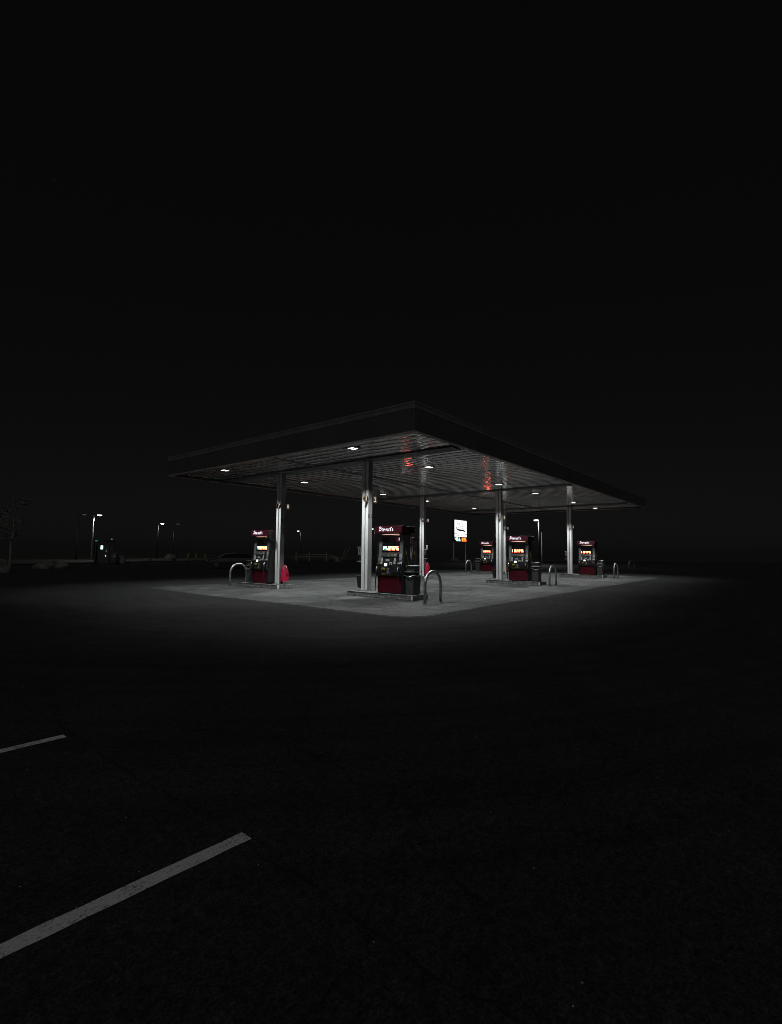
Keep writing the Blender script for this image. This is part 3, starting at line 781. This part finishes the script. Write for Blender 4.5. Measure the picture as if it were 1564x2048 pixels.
copy_tree(pumpB, 'red and black fuel pump furthest back, cut off by the middle column', (35.5, 18.74, IZ))

# ------------------------------------------------------------------ bins with squeegee hood
def make_bin():
    r = thing('waste_bin', '', 'waste bin', group='waste bins at the ends of the islands')
    a = MB(); a.box(-.20,.20,-.17,.17,0,.60,-.012,-.012); a.build('body', M['darkgrey'], r, .012)
    a = MB(); a.box(-.196,.196,-.166,.166,0,.03); a.build('foot', M['black'], r) if False else a.bm.free()
    a = MB()   # rolled lip, dipping at the front like a scoop
    a.tube([(-.24,.20,.66),(-.25,.0,.60),(-.24,-.20,.66),(0,-.215,.63),(.24,-.20,.66),(.25,0,.60),(.24,.20,.66),(0,.215,.63),(-.24,.20,.66)], .016, 8); a.build('rim', M['chrome'], r)
    a = MB(); a.box(-.215,.215,-.185,.185,.605,.64); a.build('bowl', M['black'], r, .01)
    a = MB(); a.box(-.05,.17,-.15,.15,.645,.745); a.build('neck', M['black'], r, .008)
    a = MB(); a.box(-.23,.23,-.205,.205,.75,.785); a.build('shelf', M['steel'], r, .008)
    a = MB(); a.box(-.15,.17,-.165,.165,.79,.955); a.build('towel_box', M['darkgrey'], r, .01)
    a = MB(); a.box(-.20,.21,-.19,.19,.96,.985); a.build('lid', M['steel'], r, .008)
    a = MB(); a.tube([(-.19,.12,.70),(-.19,.12,.98)], .010, 6); a.tube([(-.19,.05,.975),(-.19,.19,.985)], .016, 6); a.build('squeegee', M['black'], r)
    return r
b0 = make_bin()
bl = [((13.62,10.06,IZ),'dark waste bin with steel shelf beside the nearest pump'),((24.5,10.20,IZ),'dark waste bin on the middle island of the right-hand row'),
      ((35.5,10.2,IZ),'dark waste bin on the far right island'),((13.62,19.18,IZ),'dark waste bin behind the leftmost pump'),
      ((24.5,19.40,IZ),'dark waste bin hidden behind the nearest pump'),((35.5,19.62,IZ),'dark waste bin on the rearmost island, left of its pump')]
for i, (l, lab) in enumerate(bl):
    if i == 4: continue
    o = b0 if i == 0 else copy_tree(b0)
    o.location = l; o['label'] = lab
    if l[1] > 15: o.rotation_euler = (0,0,PI)

# ------------------------------------------------------------------ hoop barriers
def make_hoop():
    r = thing('hoop_barrier', '', 'hoop barrier', group='steel hoop barriers guarding the islands')
    pts = [(-.44,0,0),(-.44,0,.3),(-.44,0,.56)] + [(-.44*math.cos(q), 0, .56+.42*math.sin(q)) for q in [PI*i/16 for i in range(1,16)]] + [(.44,0,.56),(.44,0,.3),(.44,0,0)]
    a = MB(); a.tube(pts, .048, 14); a.build('tube', M['steel'], r)
    for s in (-.44,.44):
        a = MB(); a.lathe([(.085,0),(.085,.012),(.06,.022)], (s,0,0), 16); a.build('base_collar', M['joint'], r)
    return r
h0 = make_hoop()
hl = [((13.30,9.02),'steel hoop barrier nearest the viewer'),((24.55,9.37),'steel hoop barrier at the end of the middle right-hand island'),
      ((35.6,9.24),'steel hoop barrier at the end of the far right island'),((13.45,20.02),'steel hoop barrier at the left end of the forecourt, by the leftmost pump'),
      ((24.5,20.5),'steel hoop barrier behind the nearest pump and column'),((35.5,20.57),'steel hoop barrier left of the rearmost island, below the price sign'),
      ]
for i, (l, lab) in enumerate(hl):
    o = h0 if i == 0 else copy_tree(h0)
    o.location = (l[0], l[1], .012); o['label'] = lab
x, y = bear(1261.5, 58)
o = copy_tree(h0, 'unlit hoop barrier standing in the dark beyond the far right island', (x, y, 0), math.radians(-20))

# ------------------------------------------------------------------ pump number discs
def disc(num, x, y, z, label):
    r = thing('number_sign', label, 'number sign', (x,y,z), group='round pump number signs')
    a = MB(); R = .135
    def ringf(rad, y_): return [(rad*math.cos(2*PI*k/28), y_, rad*math.sin(2*PI*k/28)) for k in range(28)]
    a.prism(ringf(R,0), ringf(R,.018)); a.build('disc', M['blackmark'], r, .003)
    a = MB(); o_ = ringf(R*.93,-.002); i_ = ringf(R*.84,-.002)
    vo_ = [a.bm.verts.new(p) for p in o_]; vi_ = [a.bm.verts.new(p) for p in i_]
    for k in range(28): a.bm.faces.new((vo_[k], vo_[(k+1)%28], vi_[(k+1)%28], vi_[k]))
    a.build('ring', M['ring'], r, fix=False)
    text_obj('number', num, .24, M['whitemark'], r, face_mtx((0,-.003,0),(1,0,0),(0,0,1)), ext=.001)
    a = MB(); s = 1 if x > XC[min(range(3), key=lambda k: abs(XC[k]-x))] else -1
    a.box(min(-s*.20,-s*.10),max(-s*.20,-s*.10),.002,.016,-.02,.02) if False else a.box(-.135,.135,.019,.031,-.016,.016)
    a.build('bracket', M['black'], r)
    return r
dn = {(0,0):('1','2'),(1,0):('3','4'),(2,0):('5','6'),(0,1):('7','8'),(1,1):('9','10'),(2,1):('11','12')}
where = {(0,0):'nearest column',(1,0):'middle column of the right-hand row',(2,0):'far right column',(0,1):'leftmost column',(1,1):'column behind the nearest pump',(2,1):'rearmost column'}
for k, (na, nb) in dn.items():
    xc, yc = COLS[k]
    for num, s in ((na,-1),(nb,1)):
        disc(num, xc+s*.255, yc-.17, 3.56, 'round sign numbered %s, %s side of the %s' % (num, 'left' if s < 0 else 'right', where[k]))
# small black stick-on numerals on the faces of the columns turned to the viewer
for k in ((0,0),(0,1)):
    xc, yc = COLS[k]; na, nb = dn[k]
    r = thing('number_decal', 'pair of small black stick-on numerals %s %s on the %s' % (na, nb, where[k]), 'decal', (xc,yc-.1595,2.93), group='small black numerals on the columns')
    for q, s_ in ((-.07,na),(.08,nb)):
        a = MB(); a.box(q-.032,q+.032,-.001,0,-.085,.085); b_ = a.build('backing', M['blackmark'] if s_ == na else M['plate'], r)
        if s_ == nb: text_obj('numeral', s_, .17, M['blackmark'], r, face_mtx((q,-.0022,0),(1,0,0),(0,0,1)))

# ------------------------------------------------------------------ boxes, buckets, covers on the columns
def callbox(k, side, label):
    xc, yc = COLS[k]
    r = thing('call_box', label, 'call box', (xc-.06, yc+side*.153, 1.32), group='grey call boxes on the columns')
    s = side
    a = MB(); y0, y1 = sorted((s*.004, s*.15)); a.box(-.085,.085,y0,y1,.16,.44); a.build('cabinet', M['grey'] if side < 0 else M['coping'], r, .012)
    a = MB(); y0, y1 = sorted((s*.0, s*.17)); a.box(-.10,.10,y0,y1,.445,.475); a.build('hood', M['steel'], r, .005)
    a = MB(); y0, y1 = sorted((s*.05, s*.10)); a.box(-.0875,-.0855,y0,y1,.30,.37); a.build('button_plate', M['blackmark'], r)
    a = MB(); y0, y1 = sorted((s*.004, s*.12)); a.box(-.06,.06,y0,y1,-.05,.155,0,0); a.build('lower_pouch', M['black'], r, .02)
    a = MB(); y0, y1 = sorted((s*.004, s*.20)); a.box(-.07,.07,y0,y1,-.10,-.055); a.build('tray', M['steel'], r, .01)
    return r
callbox((0,0), 1, 'grey call box with a steel hood on the left of the nearest column')
callbox((2,0), 1, 'grey call box on the left of the far right column')
callbox((1,1), -1, 'small call box on the right of the column behind the nearest pump')
def bucket(k, label):
    xc, yc = COLS[k]
    r = thing('washer_bucket', label, 'bucket', (xc-.02, yc+.30, ZI+.10), group='black washer buckets hung on the columns')
    a = MB(); prof = [(.06,0),(.085,.02),(.115,.25),(.13,.44),(.135,.45),(.12,.45),(.10,.40)]
    a.lathe(prof, (0,0,0), 18); a.build('tub', M['black'], r)
    a = MB(); a.box(-.05,.05,-.148,-.125,.25,.43); a.build('bracket', M['black'], r, .004)
    return r
bucket((0,0), 'black tapered washer bucket hung low behind the nearest column')
bucket((1,0), 'black tapered washer bucket hung low on the middle right-hand column')
bucket((2,0), 'black tapered washer bucket hung low on the far right column')
def cover(k, label, m_):
    xc, yc = COLS[k]
    r = thing('extinguisher_cover', label, 'extinguisher cover', (xc+.07, yc-.30, ZI), group='bright vinyl extinguisher covers on the columns')
    a = MB()
    lv = [(.13,.175,.12),(.16,.178,.122),(.30,.170,.118),(.50,.155,.108),(.64,.128,.09),(.74,.095,.07),(.80,.06,.045),(.83,.03,.02)]
    rings = []
    for z, hx, hy in lv:
        ring = []
        for q in range(20):
            an = 2*PI*q/20; c_, s_ = math.cos(an), math.sin(an)
            wr = 1+.05*math.sin(an*5+z*9)
            ring.append(a.bm.verts.new((hx*wr*abs(c_)**.6*(1 if c_>0 else -1), hy*wr*abs(s_)**.6*(1 if s_>0 else -1), z)))
        rings.append(ring)
    for r0_, r1_ in zip(rings, rings[1:]):
        for q in range(20):
            f = a.bm.faces.new((r0_[q], r0_[(q+1)%20], r1_[(q+1)%20], r1_[q])); f.smooth = True
    a.bm.faces.new(rings[0][::-1]); a.bm.faces.new(rings[-1])
    a.build('cover', m_, r)
    text_obj('lettering', 'FE', .13, M['blackmark'], r, face_mtx((.03,-.132,.40),(1,0,0),(0,0,1)), ext=.001)
    a = MB(); a.tube([(.06,-.02,0),(.06,-.02,.14)], .014, 8); a.build('stand', M['steel'], r)
    a = MB(); a.tube([(0,-.085,.66),(0,-.115,.70),(0,-.09,.76)], .012, 6); a.build('ring_pull', M['chrome'], r)
    a = MB(); a.box(-.04,.04,.08,.145,.50,.62); a.build('bracket', M['black'], r)
    return r
cover((0,1), 'bright red vinyl extinguisher cover at the foot of the leftmost column', M['redcover'])
cover((1,1), 'bright red vinyl extinguisher cover behind the nearest hoop barrier', M['redcover'])
cover((2,1), 'orange extinguisher cover at the rearmost column, mostly hidden', M['orangecover'])
xc, yc = COLS[(1,1)]
r = thing('notice_plate', 'small white notice plate projecting from the column behind the nearest pump', 'notice', (xc+.20, yc-.165, 1.95))
a = MB(); a.box(-.07,.07,-.006,.006,-.10,.10); a.build('plate', M['whitemark'], r, .002)
a = MB(); a.box(-.045,.045,-.009,-.007,-.06,.06); a.build('print', M['keypad'], r)
a = MB(); a.box(-.12,-.071,-.005,.012,-.02,.02); a.build('bracket', M['steel'], r)

# ------------------------------------------------------------------ price sign
D = 100.0
p0 = Vector(bear(909.5, D)); p1 = Vector(bear(933.5, D*1.045))
dv = (p1-p0); W = dv.length; ang = math.atan2(dv.y, dv.x)
r = thing('price_sign', "tall lit roadside price sign reading Stewart's Shops with green and red prices", 'price sign', (p0.x,p0.y,0), ang)
# local: x along the face, -y toward the viewer
Hs = [(3.72+.32,3.72+.32)]
zt, z3, z2, z1_ = 8.28, 5.52, 5.44, 4.88
z0_ = 3.93
a = MB(); a.box(-.06,W+.06,.0,.45,z0_-.08,zt+.08); a.build('cabinet', M['signdark'], r, .02)
a = MB(); a.box(0,W,-.02,-.002,z3,zt); a.build('main_panel', M['signface'], r)
a = MB(); a.box(0,W,-.02,-.002,z1_,z2); a.build('grade_panel', M['signface'], r)
cell = zt-z3
m_ = face_mtx((W*.16,-.0235,zt-cell*.31),(1,0,0),(0,0,1)); lettering('shop_name', "Stewart's", m_, W*.165, .09, M['signink'], r)
m_ = face_mtx((W*.28,-.0235,zt-cell*.60),(1,0,0),(0,0,1)); lettering('shop_name', "Shops", m_, W*.165, .09, M['signink'], r)
a = MB()
sw = [(.11,.66),(.115,.52),(.15,.40),(.22,.315),(.33,.275),(.48,.265),(.62,.265),(.74,.25),(.83,.205),(.90,.13)]
ww = [.012,.03,.045,.06,.068,.07,.068,.065,.055,.02]
a.ribbon([(x_*W, z3+y_*cell) for x_, y_ in sw], [q*cell*1.7 for q in ww], lambda s_,t_,l: Vector((s_,-.024,t_)))
a.build('swoosh', M['signdark'], r, fix=False)
text_obj('grade_name', 'DIESEL', .34, M['signink'], r, face_mtx((W*.25,-.024,(z1_+z2)/2),(1,0,0),(0,0,1)) @ Matrix.Diagonal((W/3.4,1,1,1)))
text_obj('grade_name', 'REGULAR', .34, M['signink'], r, face_mtx((W*.72,-.024,(z1_+z2)/2),(1,0,0),(0,0,1)) @ Matrix.Diagonal((W/3.4,1,1,1)))
a = MB(); digits(a, '455', W*.02, z0_+.06, W*.135, .74, W*.036, lambda x_,z_: (x_,-.022,z_)); a.build('diesel_price', M['signgreen'], r, fix=False)
a = MB(); digits(a, '335', W*.55, z0_+.06, W*.125, .74, W*.036, lambda x_,z_: (x_,-.022,z_)); a.build('regular_price', M['signred'], r, fix=False)
for xx in (.02, W-.02):
    a = MB(); a.box(xx-.09,xx+.09,.12,.32,0,z0_-.085); a.build('post', M['signpost'], r, .01)
a = MB(); a.box(-.3,.9,-.3,.7,0,.45); a.build('plinth', M['rock'], r, .05)
ao = add_spot(r, (W/2,-.6,z0_-.3), 60, 120, .5, .3, aim=(0,-.3,-1), name='sign_glow'); 

# ------------------------------------------------------------------ street lamps
def street_lamp(label, u, d, z, arm_du, lit=True, energy=1500, dimpole=False, warm=(1,.95,.9)):
    x, y = bear(u, d); hx, hy = bear(u+arm_du, d)
    ang_ = math.atan2(hy-y, hx-x); L = math.hypot(hx-x, hy-y)
    r = thing('street_lamp', label, 'street lamp', (x,y,-.12), ang_, group='street lamps in the dark beyond the forecourt')
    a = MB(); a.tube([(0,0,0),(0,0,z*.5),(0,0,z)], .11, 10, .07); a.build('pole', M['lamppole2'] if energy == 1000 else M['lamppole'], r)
    a = MB(); a.tube([(0,0,z-.1),(L*.4,0,z+.12),(L-.2,0,z+.17)], .03, 6); a.build('arm', M['lamppole'], r)
    a = MB(); a.box(L-.35,L+.35,-.16,.16,z+.10,z+.24,.06,.03); hd = a.build('head', M['black'], r, .03)
    a = MB(); a.lathe([(.17,-.09),(.30,-.02),(.33,.035)], (L,0,z+.06), 14); a.build('lens', M['lamphead'] if lit else M['lamphead_dim'], hd)
    if lit: add_spot(r, (L,0,z-.05), energy, 160, .4, .15, color=warm)
    return r
street_lamp('brightest street lamp at the far left, its pole top lit', 186.5, 88, 6.9, 11.5, energy=1000)
street_lamp('dim street lamp beside the brightest one at the far left', 156, 95, 7.3, 11.5, lit=False)
street_lamp('lit street lamp in the left distance, left one of the close pair', 316.5, 105, 6.7, 8, energy=500)
street_lamp('dim street lamp in the left distance, right one of the close pair', 348, 108, 6.9, 8, lit=False)
street_lamp('lit street lamp seen under the canopy right of the price sign', 1078, 72, 6.35, -5, energy=1600)
street_lamp('small distant lamp between the two nearest columns', 602, 150, 7.7, -5, energy=300)
street_lamp('tiny distant lamp just right of the nearest column', 750, 170, 9.6, -4.5, energy=300)
x, y = bear(1083.5, 76); r = thing('utility_post', 'bare dark post just right of the lamp under the canopy', 'post', (x,y,-.1))
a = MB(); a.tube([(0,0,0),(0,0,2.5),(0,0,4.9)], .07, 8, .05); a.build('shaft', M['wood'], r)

# ------------------------------------------------------------------ left distance: kiosk with lit panel
x, y = bear(212, 66); a0 = YAW - math.atan((212-782)/F_PX)
r = thing('service_kiosk', 'dark service kiosk with one bright pale green panel, under the brightest lamp', 'kiosk', (x,y,0), a0-PI/2)
a = MB(); a.box(-1.0,1.0,0,.8,.02,2.05); a.build('cabinet', M['darkgrey'], r, .03)
a = MB(); a.box(-.40,-.18,-.03,-.002,1.62,2.02); a.build('lit_panel', M['kioskglow'], r)
a = MB(); a.box(.12,.24,-.03,-.002,1.52,1.56); a.build('indicator', M['greenglow'], r)
a = MB(); a.box(.13,.20,-.03,-.002,1.32,1.42); a.build('indicator', M['pindim'], r)
a = MB(); a.box(.09,.17,-.03,-.002,.80,.90); a.build('indicator', M['pin'], r)
a = MB(); a.box(-1.12,1.12,-.4,.9,2.5,2.6); a.build('roof', M['black'], r, .02)
a = MB(); a.box(-1.0,-.72,-.41,-.402,2.53,2.59); a.build('roof_light', M['greenglow'], r)
for xx in (-1.0,1.0):
    a = MB(); a.box(xx-.05,xx+.05,-.36,-.28,0,2.5); a.build('post', M['black'], r)
x, y = bear(222, 64); r = thing('signal_mast', 'thin dark mast with a short crossbar right of the lit kiosk', 'mast', (x,y,0), a0-PI/2)
a = MB(); a.tube([(0,0,0),(0,0,1.6),(0,0,3.4)], .05, 8, .03); a.build('shaft', M['lamppole'], r)
a = MB(); a.tube([(-.1,0,2.62),(.22,0,2.70)], .03, 6); a.build('crossbar', M['lamppole'], r)
a = MB(); a.box(.06,.22,-.05,.05,2.72,2.80); a.build('lamp', M['pindim'], r)
x, y = bear(234, 62); r = thing('round_drum', 'small rounded drum with a pale lid beside the lit kiosk', 'drum', (x,y,0))
a = MB(); a.lathe([(.34,0),(.40,.2),(.42,.7),(.36,1.0),(.30,1.05)], (0,0,0), 18); a.build('barrel', M['darkgrey'], r)
a = MB(); a.lathe([(.31,1.06),(.31,1.12),(.15,1.16)], (0,0,0), 18); a.build('lid', M['steel'], r)
# yellow bollards
for u, lab in ((379,'left one of three thin yellow bollards'),(395,'middle one of three thin yellow bollards'),(413,'right one of three thin yellow bollards, next to the dark car')):
    x, y = bear(u, 78); r = thing('yellow_bollard', lab, 'bollard', (x,y,-.1), group='yellow bollards at the edge of the lot')
    a = MB(); a.tube([(0,0,0),(0,0,.6),(0,0,1.2)], .09, 12); a.lathe([(.09,1.2),(.07,1.25),(.03,1.28)], (0,0,0), 12); a.build('post', M['ybollard'], r)
# boulders
def boulder(u, d, sx, sy, sz, label):
    x, y = bear(u, d); bm = bmesh.new(); bmesh.ops.create_icosphere(bm, subdivisions=3, radius=1)
    from mathutils import noise
    for v in bm.verts:
        n_ = 1 + .28*noise.noise(v.co*1.3+Vector((u,0,0))) + .10*noise.noise(v.co*4+Vector((u,3,0)))
        v.co = Vector((v.co.x*sx*n_, v.co.y*sy*n_, max(v.co.z*n_, -.5)*sz))
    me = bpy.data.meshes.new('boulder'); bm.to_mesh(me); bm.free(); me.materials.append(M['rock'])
    o = bpy.data.objects.new('boulder', me); C.objects.link(o); o.location = (x,y,-.12+sz*.45); o.rotation_euler = (0,0,YAW+PI/2)
    tag(o, label, 'boulder', 'boulders along the edge of the lot')
boulder(2, 42, .75, .6, .75, 'pale boulder at the left edge of the photo')
boulder(106, 48, 1.3, .7, .5, 'long low boulder between the tree trunk and the lit kiosk')
boulder(246, 66, .5, .45, .75, 'upright boulder just right of the drum')
boulder(297, 74, .8, .6, .45, 'low boulder left of the yellow bollards, barely visible')
boulder(344, 80, .85, .7, .85, 'rounded boulder left of the yellow bollards')

# tree at the far left
x, y = bear(25, 44); r = thing('tree', 'small tree with a pale thin trunk at the far left edge', 'tree', (x,y,-.12))
a = MB(); a.tube([(0,0,0),(.03,.02,.9),(.0,.05,1.9),(.08,.0,2.9),(.05,.05,3.8)], .10, 9, .05)
for k in range(9):
    an = random.uniform(0,2*PI); z = random.uniform(1.9,3.6); L = random.uniform(.7,1.5)
    a.tube([(.04,.03,z),(.04+math.cos(an)*L*.5,.03+math.sin(an)*L*.5,z+.35),(.04+math.cos(an)*L,.03+math.sin(an)*L,z+.9)], .035, 6, .012)
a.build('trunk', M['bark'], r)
a = MB()
for k in range(10):
    an = random.uniform(0,2*PI); rr_ = random.uniform(.1,1.7)**.9; cz = random.uniform(2.3,5.2); rr_ *= 1-abs(cz-3.5)/3.2
    cc = Vector((math.cos(an)*rr_, math.sin(an)*rr_, cz))
    for q in range(34):
        p = cc + Vector((random.gauss(0,.22),random.gauss(0,.22),random.gauss(0,.18)))
        d1 = Vector((random.uniform(-1,1),random.uniform(-1,1),random.uniform(-1,1))).normalized()*.07; d2 = d1.orthogonal().normalized()*.045
        a.poly([p-d1, p+d2, p+d1, p-d2])
a.build('crown', M['leaf'], r, fix=False)

# ------------------------------------------------------------------ split rail fence and stakes
fu = [(594,86),(620.5,84),(654.5,82)]
P = [Vector((*bear(u,d),0)) for u,d in fu]
r = thing('rail_fence', 'old split rail fence with three posts in the dark between the two nearest columns', 'fence', P[0])
for k, p in enumerate(P):
    q = p-P[0]; a = MB(); a.box(q.x-.09,q.x+.09,q.y-.09,q.y+.09,-.12,[1.35,1.42,1.55][k],.01,.01); a.build('post', M['wood'], r, .01)
for s0, s1 in ((0,1),(1,2)):
    for z in (1.12,.72):
        q0 = P[s0]-P[0]; q1 = P[s1]-P[0]; mid = (q0+q1)/2
        a = MB(); a.tube([(q0.x,q0.y,z),(mid.x,mid.y,z-.04),(q1.x,q1.y,z+.01)], .05, 7); a.build('rail', M['wood'], r)
q1 = P[2]-P[0]; e = Vector((*bear(680,80),0))-P[0]
for z, ze in ((1.1,.55),(.75,.5)):
    a = MB(); a.tube([(q1.x,q1.y,z),((q1.x+e.x)/2,(q1.y+e.y)/2,(z+ze)/2+.02),(e.x,e.y,ze)], .045, 7); a.build('rail', M['wood'], r)
x, y = bear(676, 79.5); boulder(676, 79.5, .40, .35, .55, 'pale block at the fallen end of the rail fence')
x, y = bear(681, 70); r = thing('leaning_stakes', 'pair of thin crossed stakes leaning right of the rail fence', 'stakes', (x,y,-.1), YAW-PI/2)
for e_, z in ((.85,2.2),(1.5,2.45)):
    a = MB(); a.tube([(0,0,0),(e_*.45,0,z*.45),(e_,0,z)], .03, 6); a.build('stake', M['wood'], r)

# ------------------------------------------------------------------ parked dark car
x, y = bear(470, 47); 
r = thing('parked_car', 'black car parked in the dark behind the leftmost pump', 'car', (x,y,0), a0-PI/2-.25)
prof = [(-2.2,.35),(-2.25,.62),(-2.12,.86),(-1.45,.96),(-.75,1.38),(.25,1.45),(1.15,1.38),(1.75,1.02),(2.15,.95),(2.25,.7),(2.22,.35)]
a = MB(); n_ = len(prof)
secs = []
for yy, sc_y in ((-.86,.94),(-.80,1.0),(.80,1.0),(.86,.94)):
    secs.append([(px_*(1 if abs(yy)<.83 else .985), yy*(1 if pz < 1.0 else .86), pz*(1 if abs(yy)<.83 else .985)) for px_,pz in prof])
rows = [[a.bm.verts.new(p) for p in s_] for s_ in secs]
for r0_, r1_ in zip(rows, rows[1:]):
    for i in range(n_): a.bm.faces.new((r0_[i], r0_[(i+1)%n_], r1_[(i+1)%n_], r1_[i]))
a.bm.faces.new(rows[0][::-1]); a.bm.faces.new(rows[-1])
a.build('body', M['carpaint'], r, .03, 2)
for s in (-1,1):
    a = MB(); g_ = [(-1.2,1.0),(-.68,1.31),(.2,1.37),(1.05,1.31),(1.45,1.03)]
    a.prism([(px_, s*(.755 if pz > 1.1 else .80), pz) for px_,pz in g_], [(px_, s*(.775 if pz > 1.1 else .87), pz) for px_,pz in g_]); a.build('window', M['carglass'], r)
    for xx in (-1.4,1.4):
        a = MB(); 
        a.prism([(xx+.33*math.cos(2*PI*k/20), s*.66, .33+.33*math.sin(2*PI*k/20)) for k in range(20)], [(xx+.33*math.cos(2*PI*k/20), s*.885, .33+.33*math.sin(2*PI*k/20)) for k in range(20)])
        wh = a.build('wheel', M['tyre'], r, .02)
        a = MB(); a.prism([(xx+.2*math.cos(2*PI*k/16), s*.886, .33+.2*math.sin(2*PI*k/16)) for k in range(16)], [(xx+.17*math.cos(2*PI*k/16), s*.90, .33+.17*math.sin(2*PI*k/16)) for k in range(16)])
        a.build('rim', M['darkgrey'], wh)
    a = MB(); a.box(2.18,2.262,s*.62-.14,s*.62+.14,.72,.86); a.build('tail_lamp', M['taillamp'], r, .01)
    a = MB(); a.box(-2.262,-2.18,s*.62-.16,s*.62+.16,.62,.76); a.build('headlight', M['chrome'], r, .01)
# ------------------------------------------------------------------ render settings
S.render.engine = 'CYCLES'
S.view_settings.view_transform = 'Standard'; S.view_settings.look = 'None'; S.view_settings.exposure = 0; S.view_settings.gamma = 1
S.cycles.use_denoising = True
S.cycles.filter_width = .9
try: S.cycles.denoiser = 'OPENIMAGEDENOISE'
except Exception: pass
S.cycles.sample_clamp_indirect = 3
S.cycles.max_bounces = 6
S.cycles.caustics_reflective = False
